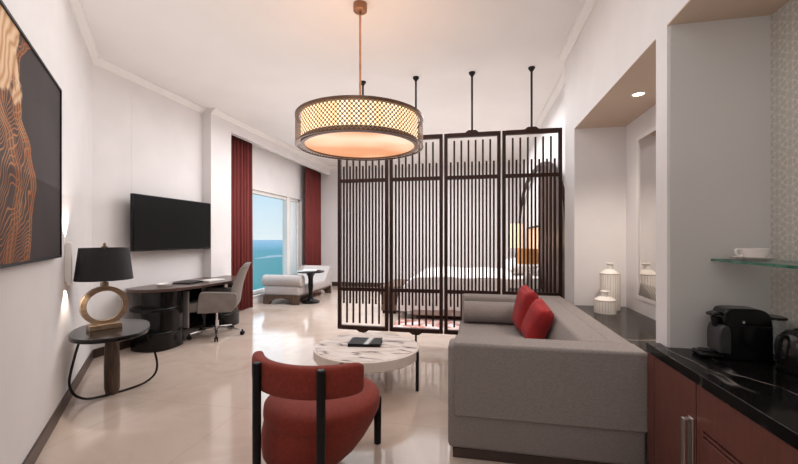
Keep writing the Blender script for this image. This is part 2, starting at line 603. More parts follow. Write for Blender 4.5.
# ---------------------------------------------------------------- room shell
CEIL = 3.40
XL, XP, XWIN = -4.22, -4.066, -4.44      # tv wall, pillar face, window wall
XR = 0.993                                # right wall face
YB = 10.2                                 # far wall
ZN = 2.467                                # niche soffit
struct('floor', one(bx, (-5.0, -2.6, -0.12), (2.4, YB + 0.2, 0.0)), M['floor'], smooth=0)
struct('ceiling', one(bx, (-5.0, -2.6, CEIL), (2.4, YB + 0.2, CEIL + 0.12)), M['ceiling'], smooth=0)
cor = Vector((-4.22, 3.486, 0))
wdir = Vector((0.6894, -0.7243, 0)).normalized()      # along the slanted wall towards the viewer
wn = Vector((-wdir.y, wdir.x, 0))                      # into the room
wn = wn if wn.x > 0 else -wn
wang = math.atan2(wdir.y, wdir.x)
WLEN = 3.9
e1 = cor + wdir * WLEN
bm = new()
q = [cor, e1, e1 - wn * 0.15, cor - wn * 0.15]
prism(bm, [(p.x, p.y) for p in q], 0, CEIL)
struct('wall_left', bm, M['wall'], smooth=0)
struct('wall_entry', one(prism, [(e1.x, e1.y), (e1.x, -2.6), (e1.x - 0.15, -2.6), (e1.x - 0.15, e1.y)], 0, CEIL), M['wall'], smooth=0)
bm = new()
bx(bm, (XL - 0.3, 3.40, 0), (XL, 5.24, CEIL))
struct('wall_media', bm, M['wall'], smooth=0)
bm = new()
bx(bm, (XL + 0.0005, 3.988, 0.1), (XL + 0.003, 3.994, CEIL - 0.1))
struct('trim_1', bm, M['white'], smooth=0)
bm = new()
bx(bm, (XWIN - 0.2, 5.24, 0), (XP, 5.74, CEIL))
struct('wall_pillar', bm, M['wall'], smooth=0)
# window wall with the opening, and the pelmet drop
WY0, WY1, WZ0, WZ1 = 6.25, 9.18, 0.19, 2.36
bm = new()
bx(bm, (XWIN - 0.2, 5.74, 0), (XWIN, WY0, CEIL))
bx(bm, (XWIN - 0.2, WY1, 0), (XWIN, YB, CEIL))
bx(bm, (XWIN - 0.2, WY0, 0), (XWIN, WY1, WZ0))
bx(bm, (XWIN - 0.2, WY0, WZ1), (XWIN, WY1, CEIL))
struct('wall_window', bm, M['wall'], smooth=0)
struct('wall_pelmet', one(bx, (XP - 0.10, 5.74, 3.16), (XP, YB, CEIL)), M['wall'], smooth=0)
struct('wall_back', one(bx, (-4.7, YB, 0), (2.2, YB + 0.15, CEIL)), M['wall'], smooth=0)
# right side: pillars, beams over the niches, niche backs
bm = new()
bx(bm, (XR, 2.233, 0), (1.70, 2.358, CEIL))                 # pillar between bar and niche
bx(bm, (XR, 4.13, 0), (1.70, 4.55, CEIL))                   # far pier
bx(bm, (XR, 2.358, ZN + 0.004), (1.70, 4.13, CEIL))         # over the niche
bx(bm, (XR, -2.6, ZN + 0.012), (1.70, 2.233, CEIL))         # over the bar
bx(bm, (XR + 0.002, 2.358, 0), (1.4726, 4.13, 0.63))        # below the niche counter
bx(bm, (1.4726, 2.358, 0), (1.70, 4.13, ZN))                # niche back
bx(bm, (1.453, -2.6, 0), (1.70, 2.233, 0.8))
struct('wall_right', bm, M['wall'], smooth=0)
struct('ceiling_niche', one(bx, (XR, 2.358, ZN), (1.4726, 4.13, ZN + 0.004)), M['soffit'], smooth=0)
struct('ceiling_bar', one(bx, (XR, -2.6, ZN + 0.004), (1.453, 2.233, ZN + 0.012)), M['soffit'], smooth=0)
struct('wall_bar_end', one(bx, (XR + 0.012, 2.2255, 0.7), (1.453, 2.233, ZN + 0.004)), M['wall_gloss'], smooth=0)
struct('wall_bar_back', one(bx, (1.453, -2.6, 0.8), (1.48, 2.2255, ZN + 0.004)), M['pattern'], smooth=0)
struct('wall_bedroom', one(bx, (1.13, 4.55, 0), (1.4, YB, CEIL)), M['wall'], smooth=0)
struct('wall_rear', one(bx, (-1.7, -2.75, 0), (1.7, -2.6, CEIL)), M['wall'], smooth=0)

# cornices (stepped crown moulding) swept along the walls
def cornice(name, a, b, n):
    a, b, n = Vector(a), Vector(b), Vector(n)
    prof = [(0, 0), (0, -0.08), (0.01, -0.08), (0.018, -0.06), (0.045, -0.035), (0.06, -0.02), (0.07, -0.02), (0.07, 0)]
    bm = new()
    A = [bm.verts.new(a + n * u + Vector((0, 0, CEIL + w))) for u, w in prof]
    B = [bm.verts.new(b + n * u + Vector((0, 0, CEIL + w))) for u, w in prof]
    for i in range(len(prof) - 1):
        bm.faces.new((A[i], A[i + 1], B[i + 1], B[i]))
    bm.faces.new(A[::-1])
    bm.faces.new(B)
    struct(name, bm, M['white'], smooth=25)
cornice('trim_2', cor, e1, wn)
cornice('trim_3', (XL, 3.486, 0), (XL, 5.24, 0), (1, 0, 0))
cornice('trim_4', (XP, 5.24, 0), (XP, YB, 0), (1, 0, 0))
cornice('trim_5', (XR, -2.6, 0), (XR, 4.55, 0), (-1, 0, 0))
cornice('trim_6', (XP, YB, 0), (1.13, YB, 0), (0, -1, 0))
cornice('trim_7', (1.13, 4.55, 0), (1.13, YB, 0), (-1, 0, 0))

# skirting
bm = new()
p0, p1 = cor + wdir * 0.006, e1
prism(bm, [(p.x, p.y) for p in (p0, p1, p1 + wn * 0.014, p0 + wn * 0.014)], 0, 0.10)
struct('baseboard_left', bm, M['dark_base'], bevel=0.003)
struct('baseboard_media', one(bx, (XL, 3.50, 0), (XL + 0.014, 5.24, 0.10)), M['dark_base'], bevel=0.003)
struct('baseboard_back', one(bx, (-4.0, YB - 0.015, 0), (1.1, YB, 0.12)), M['dark_base'], bevel=0.003)

# window
w1 = bpy.data.objects.new('window_1', None)
C.objects.link(w1)
w1['kind'] = 'structure'
bm = new()
f = 0.07
x0, x1 = XWIN - 0.16, XWIN - 0.06
bx(bm, (x0, WY0, WZ0), (x1, WY1, WZ0 + f))
bx(bm, (x0, WY0, WZ1 - f), (x1, WY1, WZ1))
bx(bm, (x0, WY0, WZ0), (x1, WY0 + f, WZ1))
bx(bm, (x0, WY1 - f, WZ0), (x1, WY1, WZ1))
bx(bm, (x0 + 0.01, 8.45, WZ0), (x1 + 0.04, 8.58, WZ1))
obj('window_frame', bm, M['white'], w1, bevel=0.006)
obj('window_pane', one(bx, (XWIN - 0.115, WY0 + f, WZ0 + f), (XWIN - 0.105, 8.46, WZ1 - f)), M['glass'], w1, smooth=0)
bm = new()
bx(bm, (XWIN - 0.118, 8.58, WZ0 + f), (XWIN - 0.10, WY1 - f, WZ1 - f))
bx(bm, (XWIN - 0.10, 8.72, WZ0 + f), (XWIN - 0.085, 8.745, WZ1 - f))
obj('pale_pane', bm, M['pale_glass'], w1, smooth=0)
obj('window_sill', one(bx, (XWIN - 0.06, WY0 - 0.02, WZ0 - 0.03), (XWIN + 0.03, WY1 + 0.02, WZ0)), M['white'], w1, bevel=0.005)

# outside
bm = new()
n = 48
ring0 = [bm.verts.new((9000 * math.cos(2 * PI * i / n), 9000 * math.sin(2 * PI * i / n), 0)) for i in range(n)]
bm.faces.new(ring0)
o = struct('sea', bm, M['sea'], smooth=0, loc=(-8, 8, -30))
bm = new()
pts = []
for i in range(40):
    a = 2 * PI * i / 40
    r = 1 + 0.18 * math.sin(3 * a + 1) + 0.1 * math.sin(5 * a)
    pts.append((14 * r * math.cos(a), 62 * r * math.sin(a)))
prism(bm, pts, 0, 0.4)
struct('beach', bm, M['sand'], smooth=0, loc=(-345, 600, -30), rot=(0, 0, 0.25))

# ---------------------------------------------------------------- pictures and screens on the walls
PZ0, PZ1, PL = 1.215, 2.43, 2.0
far = cor + wdir * 1.80            # far edge of the painting on the slanted wall
t = thing('painting', 'large dark abstract painting with golden strands in thin black frame', 'painting', (far.x, far.y, PZ0), wang)
# local x along the wall (towards the viewer), local y into the wall or room
sgn = 1 if (Matrix.Rotation(wang, 3, 'Z') @ Vector((0, 1, 0))).dot(wn) > 0 else -1
def wy(v):
    return v * sgn
def wbox(bm, x0, x1, y0, y1, z0, z1):
    bx(bm, (x0, min(wy(y0), wy(y1)), z0), (x1, max(wy(y0), wy(y1)), z1))
bm = new()
H = PZ1 - PZ0
wbox(bm, 0, PL, 0.002, 0.045, 0, 0.014)
wbox(bm, 0, PL, 0.002, 0.045, H - 0.014, H)
wbox(bm, 0, 0.014, 0.002, 0.045, 0, H)
wbox(bm, PL - 0.014, PL, 0.002, 0.045, 0, H)
obj('frame', bm, M['black_matt'], t, smooth=0)
bm = new()
wbox(bm, 0.012, PL - 0.012, 0.004, 0.036, 0.012, H - 0.012)
obj('canvas', bm, M['painting'], t, smooth=0)

sc = cor + wdir * 1.42
t = thing('wall_sconce', 'slim white up-and-down wall sconce beside the large painting', 'wall light', (sc.x, sc.y, 0.98), wang)
bm = new()
wbox(bm, -0.022, 0.022, 0.0, 0.012, 0.02, 0.32)
obj('back_plate', bm, M['white'], t, bevel=0.003)
bm = new()
wbox(bm, -0.02, 0.02, 0.010, 0.042, 0.0, 0.34)
obj('body', bm, M['white'], t, bevel=0.006)
bm = new()
wbox(bm, -0.014, 0.014, 0.014, 0.036, 0.338, 0.344)
obj('light_lens', bm, M['lamp_cream'], t)
bm = new()
wbox(bm, -0.014, 0.014, 0.014, 0.036, -0.004, 0.002)
obj('light_lens', bm, M['lamp_cream'], t)
sconce_pos = sc + wn * 0.05

t = thing('television', 'black flat television mounted on the white wall above the desk', 'television', (XL, 4.53, 1.192))
obj('wall_mount', one(bx, (0.0, -0.2, 0.2), (0.125, 0.2, 0.5)), M['black_matt'], t)
obj('housing', one(bx, (0.125, -0.688, 0), (0.17, 0.688, 0.708)), M['black_gloss'], t, bevel=0.008)
obj('screen', one(bx, (0.1695, -0.678, 0.02), (0.1715, 0.678, 0.698)), pm('tv_screen', (7, 7, 8), (9, 9, 10), rough=0.3, spec=0.12), t, smooth=0)
obj('logo_bar', one(bx, (0.1695, -0.03, 0.002), (0.172, 0.03, 0.012)), M['black_metal'], t, smooth=0)

# ---------------------------------------------------------------- curtains
def curtain(label, y0, y1, x, z0, z1, folds):
    bm = new()
    n = folds * 10
    fr, bk = [], []
    for i in range(n + 1):
        s = i / n
        dx = 0.045 * math.sin(2 * PI * folds * s) + 0.012 * math.sin(2 * PI * folds * 2.3 * s + 1)
        fr.append((x + dx, y0 + (y1 - y0) * s))
    lo = [bm.verts.new((a, b, z0)) for a, b in fr]
    hi = [bm.verts.new((x + (a - x) * 0.75, b, z1)) for a, b in fr]
    for i in range(n):
        bm.faces.new((lo[i], lo[i + 1], hi[i + 1], hi[i]))
    o = obj('curtain', bm, M['curtain'], None, smooth=80)
    md = o.modifiers.new('solid', 'SOLIDIFY')
    md.thickness = 0.008
    tag(o, label, 'curtain', 'red curtains at the window')
    return o
curtain('red floor-length curtain on the near side of the window, behind the desk chair', 5.78, 6.69, -4.28, 0.015, 3.22, 9)
curtain('red floor-length curtain on the far side of the window, behind the daybed', 9.04, 10.02, -4.28, 0.015, 3.22, 9)

# ---------------------------------------------------------------- side table and lamp
T0 = Vector((-3.10, 2.735, 0))
t = thing('side_table', 'oval black-topped side table with wooden leg and metal hoop', 'side table', T0)
bm = new()
ca, sa = wdir.x, wdir.y
pts = []
for i in range(64):
    a = 2 * PI * i / 64
    k = 1 / ((abs(math.cos(a)) ** 2.3 + abs(math.sin(a)) ** 2.3) ** (1 / 2.3))
    u, v = 0.41 * k * math.cos(a), 0.28 * k * math.sin(a)
    pts.append((u * ca + v * -sa, u * sa + v * ca))
prism(bm, pts, 0.535, 0.57)
obj('tabletop', bm, M['lacquer'], t, bevel=0.006)
bm = new()
ring = []
for z, w, d in ((0.0, 0.045, 0.03), (0.05, 0.058, 0.036), (0.25, 0.062, 0.036), (0.45, 0.05, 0.034), (0.535, 0.042, 0.032)):
    c2 = []
    for i in range(20):
        a = 2 * PI * i / 20
        k = 1 / ((abs(math.cos(a)) ** 3 + abs(math.sin(a)) ** 3) ** (1 / 3))
        c2.append(bm.verts.new((w * k * math.cos(a), d * 1.2 * k * math.sin(a), z)))
    ring.append(c2)
for a, b in zip(ring, ring[1:]):
    for i in range(20):
        bm.faces.new((a[i], a[(i + 1) % 20], b[(i + 1) % 20], b[i]))
bm.faces.new(ring[0][::-1])
bm.faces.new(ring[-1])
obj('leg', bm, M['oak_leg'], t, smooth=50)
d = Vector((0.37, 0.93, 0)).normalized()
prof = [(-0.23, 0.533), (-0.26, 0.42), (-0.29, 0.28), (-0.30, 0.19), (-0.28, 0.11), (-0.235, 0.055), (-0.16, 0.02), (0.0, 0.008), (0.16, 0.012), (0.26, 0.03),
        (0.33, 0.08), (0.35, 0.16), (0.33, 0.28), (0.28, 0.42), (0.24, 0.533)]
# smooth it
def cr(pts, n=5):
    out = []
    for i in range(len(pts) - 1):
        p0 = pts[max(i - 1, 0)]; p1 = pts[i]; p2 = pts[i + 1]; p3 = pts[min(i + 2, len(pts) - 1)]
        for k in range(n):
            s = k / n
            out.append(tuple(0.5 * (2 * b + (c - a) * s + (2 * a - 5 * b + 4 * c - e) * s * s + (-a + 3 * b - 3 * c + e) * s ** 3) for a, b, c, e in zip(p0, p1, p2, p3)))
    out.append(tuple(pts[-1]))
    return out
path = [d * u + Vector((0, 0, z)) - Vector((-d.y, d.x, 0)) * 0.03 for u, z in cr(prof)]
obj('metal_hoop', one(tube, path, 0.01, 6, False, (0.018, 0.007)), M['black_metal'], t, smooth=40)

L0 = Vector((-3.155, 2.715, 0.57))
t = thing('table_lamp', 'brass ring table lamp with tapered black shade on the side table', 'lamp', L0, math.radians(62))
obj('base', one(bx, (-0.115, -0.06, 0.0), (0.115, 0.06, 0.045)), M['brass'], t, bevel=0.004)
bm = new()
n = 56
R1, cz = 0.135, 0.045 + 0.155
ri, ro = [], []
loops = []
for i in range(n):
    a = 2 * PI * i / n
    c, s = math.cos(a), math.sin(a)
    loops.append([bm.verts.new((r * c, y, cz + r * s)) for r, y in ((0.168, -0.028), (0.168, 0.028), (0.128, 0.028), (0.128, -0.028))])
for i in range(n):
    a, b = loops[i], loops[(i + 1) % n]
    for k in range(4):
        l = (k + 1) % 4
        bm.faces.new((a[k], a[l], b[l], b[k]))
obj('ring_body', bm, M['brass'], t, smooth=40)
obj('neck', one(lathe, [(0, 0.365), (0.03, 0.365), (0.03, 0.40), (0.012, 0.405), (0.012, 0.44), (0, 0.44)], 20), M['brass'], t)
bm = new()
lathe(bm, [(0.207, 0.425), (0.176, 0.70), (0.173, 0.70), (0.204, 0.425), (0.207, 0.425)], 56)
lathe(bm, [(0.174, 0.688), (0.02, 0.688), (0.02, 0.692), (0.174, 0.692)], 40)
obj('lamp_shade', bm, M['shade_black'], t, smooth=50)
obj('harp_rod', one(lathe, [(0.006, 0.43), (0.006, 0.72)], 10), M['brass'], t)
obj('finial', one(lathe, [(0, 0.70), (0.022, 0.705), (0.022, 0.715), (0.008, 0.722), (0.014, 0.735), (0, 0.748)], 16), M['brass'], t)

# ---------------------------------------------------------------- desk
t = thing('desk', 'long curved walnut-topped desk with glossy black pedestals below the television', 'desk', (-3.9, 4.6, 0))
O = Vector((-3.9, 4.6, 0))
outline = cr([(-4.2, 3.88), (-4.08, 3.80), (-3.88, 3.80), (-3.67, 3.95), (-3.55, 4.25), (-3.50, 4.6), (-3.475, 4.92), (-3.53, 5.26), (-3.74, 5.53), (-4.055, 5.60)], 6)
outline = [p for p in outline] + [(-4.055, 5.228), (-4.205, 5.228)]
pl = [(a - O.x, b - O.y) for a, b in outline]
obj('tabletop', one(prism, pl, 0.70, 0.74), M['walnut'], t, bevel=0.006, smooth=30)
def oval(cx, cy, rx, ry, p=2.6, n=48):
    out = []
    for i in range(n):
        a = 2 * PI * i / n
        k = 1 / ((abs(math.cos(a)) ** p + abs(math.sin(a)) ** p) ** (1 / p))
        out.append((cx + rx * k * math.cos(a), cy + ry * k * math.sin(a)))
    return out
ped = obj('pedestal', one(prism, oval(0.04, -0.515, 0.215, 0.20), 0.0, 0.70), M['lacquer'], t, bevel=0.004)
obj('plinth', one(prism, oval(0.01, -0.56, 0.255, 0.262), 0.0, 0.22), M['lacquer'], ped, bevel=0.006)
obj('shelf', one(prism, oval(0.0, -0.57, 0.265, 0.275, 2.2), 0.47, 0.505), M['lacquer'], ped, bevel=0.006)
ped2 = obj('pedestal', one(prism, oval(0.03, 0.66, 0.18, 0.24), 0.0, 0.70), M['lacquer'], t, bevel=0.004)
obj('plinth', one(prism, oval(0.03, 0.66, 0.20, 0.255), 0.0, 0.20), M['lacquer'], ped2, bevel=0.006)
obj('modesty_panel', one(bx, (-0.20, -0.32, 0.12), (-0.17, 0.44, 0.70)), M['lacquer'], t)
obj('side_panel', one(bx, (0.05, -0.31, 0.18), (0.23, -0.285, 0.66)), pm('grey_panel', (128, 122, 120), (140, 134, 132), rough=0.3), t, bevel=0.003)
obj('side_panel', one(bx, (0.22, 0.40, 0.55), (0.25, 0.47, 0.69)), M['steel'], t, bevel=0.003)

# on the desk
t = thing('tissue_tray', 'small white oval tray near the left end of the desk', 'tray', (-3.93, 4.19, 0.74), 0.2)
obj('tray', one(lathe, [(0, 0.0), (0.07, 0.0), (0.085, 0.03), (0.08, 0.03), (0.066, 0.006), (0, 0.006)], 32, 1.0, 1.35), M['porcelain'], t)
t = thing('desk_blotter', 'black leather folder lying on the middle of the desk', 'folder', (-3.90, 4.55, 0.74), 0.08)
obj('cover', one(bx, (-0.15, -0.17, 0), (0.15, 0.17, 0.016)), M['black_matt'], t, bevel=0.003)
t = thing('notepad', 'white notepad lying right of the black folder on the desk', 'notepad', (-3.72, 4.82, 0.74), -0.15)
obj('page_block', one(bx, (-0.09, -0.14, 0), (0.09, 0.14, 0.02)), M['paper'], t, bevel=0.002)

# ---------------------------------------------------------------- desk chair (faces local -x)
t = thing('office_chair', 'taupe upholstered swivel chair with chrome star base at the desk', 'office chair', (-3.53, 4.66, 0), math.radians(30))
obj('seat', one(rbox, (-0.36, -0.235, 0.375), (0.24, 0.235, 0.49), 0.045), M['task_grey'], t, smooth=60)
# backrest: curved shell swept upwards
bm = new()
rows = []
side = [(0.20, 0.38, 0.05), (0.255, 0.46, 0.05), (0.28, 0.58, 0.045), (0.31, 0.72, 0.04), (0.355, 0.86, 0.035), (0.40, 0.97, 0.033), (0.425, 1.015, 0.03)]
side = cr(side, 4)
for (x, z, th) in side:
    s = (z - 0.38) / 0.64
    hw = 0.235 - 0.05 * s ** 2 - (0.03 if s > 0.96 else 0)
    f_, b_ = [], []
    for k in range(13):
        y = -1 + 2 * k / 12
        cup = -0.10 * (abs(y) ** 2.2) * (1 - 0.4 * s)
        f_.append((x + cup - th * math.sqrt(max(0.02, 1 - y ** 6)), y * hw, z + (-0.03 * y * y if s > 0.9 else 0)))
        b_.append((x + cup + th * math.sqrt(max(0.02, 1 - y ** 6)), y * hw, z + (-0.03 * y * y if s > 0.9 else 0)))
    rows.append([bm.verts.new(p) for p in f_ + b_[::-1]])
for a, b in zip(rows, rows[1:]):
    for k in range(26):
        l = (k + 1) % 26
        bm.faces.new((a[k], a[l], b[l], b[k]))
bm.faces.new(rows[0][::-1])
bm.faces.new(rows[-1])
obj('backrest', bm, M['task_grey'], t, smooth=60)
for sy in (-1, 1):
    bm = new()
    pts = cr([(-0.20, 0.36), (-0.20, 0.48), (-0.17, 0.62), (-0.13, 0.645), (0.02, 0.64), (0.20, 0.625), (0.28, 0.60), (0.28, 0.46), (0.22, 0.36)], 3)
    prism(bm, pts, 0.235, 0.285, lambda u, v, w, s=sy: (u, s * (w - 0.02 + 0.05 * (v - 0.4)), v))
    obj('armrest', bm, M['task_grey'], t, bevel=0.014, smooth=50, seg=3)
obj('gas_column', one(lathe, [(0, 0.07), (0.03, 0.08), (0.03, 0.22), (0.018, 0.22), (0.018, 0.40), (0, 0.40)], 20), M['chrome'], t)
obj('tilt_mechanism', one(bx, (-0.12, -0.09, 0.365), (0.14, 0.09, 0.40)), M['black_matt'], t, bevel=0.008)
for k in range(5):
    a = 2 * PI * k / 5 - 0.2
    c, s = math.cos(a), math.sin(a)
    lg = obj('star_leg', one(tube, [(0.02 * c, 0.02 * s, 0.115), (0.16 * c, 0.16 * s, 0.10), (0.33 * c, 0.33 * s, 0.075)], [0.022, 0.018, 0.012], 10), M['chrome'], t)
    bm = new()
    for off in (-0.014, 0.014):
        cc = Vector((0.345 * c - s * off, 0.345 * s + c * off, 0.029))
        tube(bm, [cc - Vector((-s, c, 0)) * 0.009, cc + Vector((-s, c, 0)) * 0.009], 0.029, 16)
    bx(bm, (0.345 * c - 0.01, 0.345 * s - 0.01, 0.03), (0.345 * c + 0.01, 0.345 * s + 0.01, 0.078))
    obj('caster', bm, M['black_matt'], lg)

# ---------------------------------------------------------------- daybed, round table
t = thing('daybed', 'pale grey daybed with bolster end and arched wooden ends by the window', 'daybed', (-3.90, 7.98, 0))
t.scale = (1.12, 1.0, 0.97)
obj('mattress', one(rbox, (-0.35, -0.86, 0.18), (0.35, 0.92, 0.38), 0.045), M['daybed'], t, smooth=60)
bm = new()
bx(bm, (-0.33, -0.84, 0.15), (0.33, 0.90, 0.19))
obj('base_frame', bm, M['oak_leg'], t)
for y in (-0.88, 0.86):
    bm = new()
    arch = [(-0.35, 0), (-0.35, 0.19), (0.35, 0.19), (0.35, 0)] + [(0.22 * math.cos(PI * k / 12), 0.13 * math.sin(PI * k / 12)) for k in range(13)]
    prism(bm, arch, 0, 0.06, lambda u, v, w, yy=y: (u, yy + w, v))
    obj('leg', bm, M['oak_leg'], t)
bm = new()
tube(bm, [(-0.39, -0.76, 0.49), (-0.375, -0.76, 0.49), (0.375, -0.76, 0.49), (0.39, -0.76, 0.49)], [0.10, 0.125, 0.125, 0.10], 28)
obj('bolster_roll', bm, M['daybed'], t, smooth=50)
bm = new()
prism(bm, cr([(0.46, 0.36), (0.56, 0.42), (0.80, 0.66), (0.88, 0.70), (0.95, 0.66), (0.93, 0.5), (0.92, 0.36)], 4), -0.35, 0.35, lambda u, v, w: (w, u, v))
obj('headrest', bm, M['daybed'], t, bevel=0.02, smooth=50)

t = thing('pedestal_table', 'small round black pedestal table in front of the daybed', 'side table', (-3.40, 7.45, 0))
obj('tabletop', one(lathe, [(0, 0.635), (0.26, 0.635), (0.285, 0.645), (0.285, 0.665), (0.275, 0.67), (0, 0.67)], 48), M['lacquer'], t)
obj('column', one(lathe, [(0, 0.03), (0.085, 0.04), (0.05, 0.10), (0.04, 0.2), (0.055, 0.35), (0.05, 0.5), (0.06, 0.56), (0.11, 0.635), (0, 0.635)], 28), M['lacquer'], t)
obj('base', one(lathe, [(0, 0), (0.19, 0), (0.19, 0.03), (0.16, 0.045), (0, 0.05)], 40), M['lacquer'], t)
t = thing('magazine', 'white magazine lying on the small round black table', 'magazine', (-3.43, 7.47, 0.67), 0.35)
obj('pages', one(bx, (-0.14, -0.11, 0), (0.14, 0.11, 0.018)), M['paper'], t, bevel=0.002)

# ---------------------------------------------------------------- pendant light
PC = Vector((-0.985, 3.175, 0))
t = thing('pendant_light', 'large bronze lattice drum pendant light hanging from the ceiling', 'pendant light', (PC.x, PC.y, CEIL))
zt, zb = 2.385 - CEIL, 2.148 - CEIL
obj('ceiling_canopy', one(lathe, [(0, 0), (0.06, 0), (0.06, -0.06), (0.05, -0.068), (0, -0.068)], 32), M['copper'], t)
obj('rod', one(lathe, [(0.0105, -0.06), (0.0105, zt + 0.0)], 14), M['copper'], t)
bm = new()
lathe(bm, [(0.52, zt - 0.012), (0.552, zt - 0.012), (0.552, zt + 0.012), (0.52, zt + 0.012), (0.52, zt - 0.012)], 96)
for k in range(3):
    a = 2 * PI * k / 3 + 0.3
    tube(bm, [(0, 0, zt), (0.53 * math.cos(a), 0.53 * math.sin(a), zt)], 0.006, 8)
obj('top_ring', bm, M['bronze'], t)
obj('bottom_ring', one(lathe, [(0.537, zb - 0.005), (0.552, zb - 0.005), (0.552, zb + 0.005), (0.537, zb + 0.005), (0.537, zb - 0.005)], 96), M['bronze'], t)
obj('inner_ring', one(lathe, [(0.476, zb + 0.0), (0.506, zb + 0.0), (0.506, zb + 0.046), (0.476, zb + 0.046), (0.476, zb + 0.0)], 96), M['bronze'], t)
# lattice: two families of helical ribbons with small bosses where they cross
bm = new()
NC = 100
cell = 2 * PI / NC
rows_ = 6
z0, z1 = zb + 0.008, zt - 0.012
hz = (z1 - z0) / rows_
R = 0.548
wz = 0.0032
def rp(a, z, r=R):
    return (r * math.cos(a), r * math.sin(a), z)
for s in (-1, 1):
    for i in range(NC):
        prev = None
        for k in range(rows_ * 2 + 1):
            a = i * cell + s * k * cell / 2
            z = z0 + k * hz / 2
            da = 0.0026 / R
            cur = (bm.verts.new(rp(a - da, z + s * wz * 0.7)), bm.verts.new(rp(a + da, z - s * wz * 0.7)))
            if prev:
                bm.faces.new((prev[0], prev[1], cur[1], cur[0]))
            prev = cur
for i in range(NC):
    for k in range(rows_ * 2 + 1):
        a = i * cell + (k % 2) * cell / 2
        z = z0 + k * hz / 2
        q = []
        for j in range(8):
            b = 2 * PI * j / 8
            q.append(bm.verts.new(rp(a + 0.0094 * math.cos(b) / R, z + 0.0094 * math.sin(b), R + 0.0012)))
        bm.faces.new(q)
obj('lattice_drum', bm, pm('lattice_bronze', (148, 118, 94), (128, 100, 80), scale=10, rough=0.5, metal=0.3), t, smooth=0)
obj('inner_shade', one(lathe, [(0.502, zb + 0.04), (0.502, zt + 0.004)], 96), M['shade_lit'], t)
obj('diffuser', one(lathe, [(0, zb + 0.028), (0.25, zb + 0.024), (0.472, zb + 0.012)], 96), M['diffuser'], t)

# ---------------------------------------------------------------- slatted divider, four hanging panels
SY, SB, ST = 4.75, 0.16, 2.655
xs = [-1.786, -1.086, -0.386, 0.314, 1.014]
names4 = ['leftmost slatted dark wood divider panel, beside the window end of the room',
          'second slatted dark wood divider panel from the left, behind the coffee table',
          'third slatted dark wood divider panel from the left, behind the sofa\'s left end',
          'rightmost slatted dark wood divider panel, beside the wall behind the sofa']
proto = thing('divider_panel', names4[0], 'room divider', ((xs[0] + xs[1]) / 2, SY, 0), 0, 'slatted divider panels hung from the ceiling')
W = 0.682
for sx in (-1, 1):
    obj('frame_post', one(bx, (sx * W / 2 - (0.042 if sx > 0 else 0), -0.025, SB), (sx * W / 2 + (0.042 if sx < 0 else 0), 0.025, ST)), M['wenge'], proto, bevel=0.003)
obj('frame_rail', one(bx, (-W / 2 + 0.042, -0.03, SB), (W / 2 - 0.042, 0.03, SB + 0.05)), M['wenge'], proto, bevel=0.003)
obj('frame_rail', one(bx, (-W / 2 + 0.042, -0.03, ST - 0.05), (W / 2 - 0.042, 0.03, ST)), M['wenge'], proto, bevel=0.003)
obj('cross_rail', one(bx, (-W / 2 + 0.042, -0.022, 0.665), (W / 2 - 0.042, 0.022, 0.71)), M['wenge'], proto, bevel=0.003)
obj('cross_rail', one(bx, (-W / 2 + 0.042, -0.022, 2.085), (W / 2 - 0.042, 0.022, 2.13)), M['wenge'], proto, bevel=0.003)
for k in range(13):
    x = -0.255 + k * 0.0425 - 0.0
    x = (k - 6) * 0.0435
    zlo, zhi = (0.245, 2.565) if k % 2 else (0.50, 2.30)
    obj('slat', one(bx, (x - 0.0112, -0.011, zlo), (x + 0.0112, 0.011, zhi)), M['wenge'], proto, bevel=0.002)
bm = new()
prism(bm, [(-0.085, ST), (0.085, ST), (0.045, ST + 0.03), (-0.045, ST + 0.03)], -0.02, 0.02, lambda u, v, w: (u, w, v))
obj('top_bracket', bm, M['wenge'], proto)
bm = new()
prism(bm, [(-0.085, SB), (-0.04, SB - 0.03), (0.04, SB - 0.03), (0.085, SB)], -0.02, 0.02, lambda u, v, w: (u, w, v))
obj('bottom_bracket', bm, M['wenge'], proto)
obj('hanging_rod', one(lathe, [(0.013, ST + 0.02), (0.013, CEIL - 0.02)], 12), M['black_metal'], proto)
obj('ceiling_rosette', one(lathe, [(0, CEIL), (0.04, CEIL), (0.04, CEIL - 0.015), (0.015, CEIL - 0.05), (0, CEIL - 0.05)], 20), M['black_metal'], proto)
obj('floor_rod', one(lathe, [(0, 0.0), (0.03, 0.0), (0.03, 0.012), (0.013, 0.02), (0.013, SB - 0.02)], 16), M['black_metal'], proto)
for i in (1, 2, 3):
    dup(proto, ((xs[i] + xs[i + 1]) / 2, SY, 0), 0, names4[i])

# ---------------------------------------------------------------- coffee table and book
t = thing('coffee_table', 'round coffee table with veined white marble top and cream rim', 'coffee table', (-0.985, 3.385, 0))
obj('rim', one(lathe, [(0, 0.265), (0.475, 0.265), (0.485, 0.275), (0.485, 0.352), (0.475, 0.357), (0, 0.357)], 96), M['cream_rim'], t)
obj('marble_top', one(lathe, [(0, 0.35), (0.468, 0.35), (0.468, 0.36), (0, 0.36)], 96), M['white_marble'], t)
for k in range(4):
    a = math.radians(-8 + 90 * k)
    c, s = math.cos(a), math.sin(a)
    rot = Matrix.Translation((0.488 * c, 0.488 * s, 0)) @ Matrix.Rotation(a, 4, 'Z')
    bm = new()
    bx(bm, (-0.012, -0.017, 0), (0.012, 0.017, 0.345), rot)
    obj('leg', bm, M['black_metal'], t, bevel=0.003)
t = thing('book', 'dark navy hardback book with white swoosh on the coffee table', 'book', (-1.01, 3.425, 0.36), math.radians(8))
obj('cover', one(bx, (-0.15, -0.11, 0.0), (0.15, 0.11, 0.004)), M['black_matt'], t)
obj('cover', one(bx, (-0.15, -0.11, 0.026), (0.15, 0.11, 0.031)), M['book'], t, bevel=0.001)
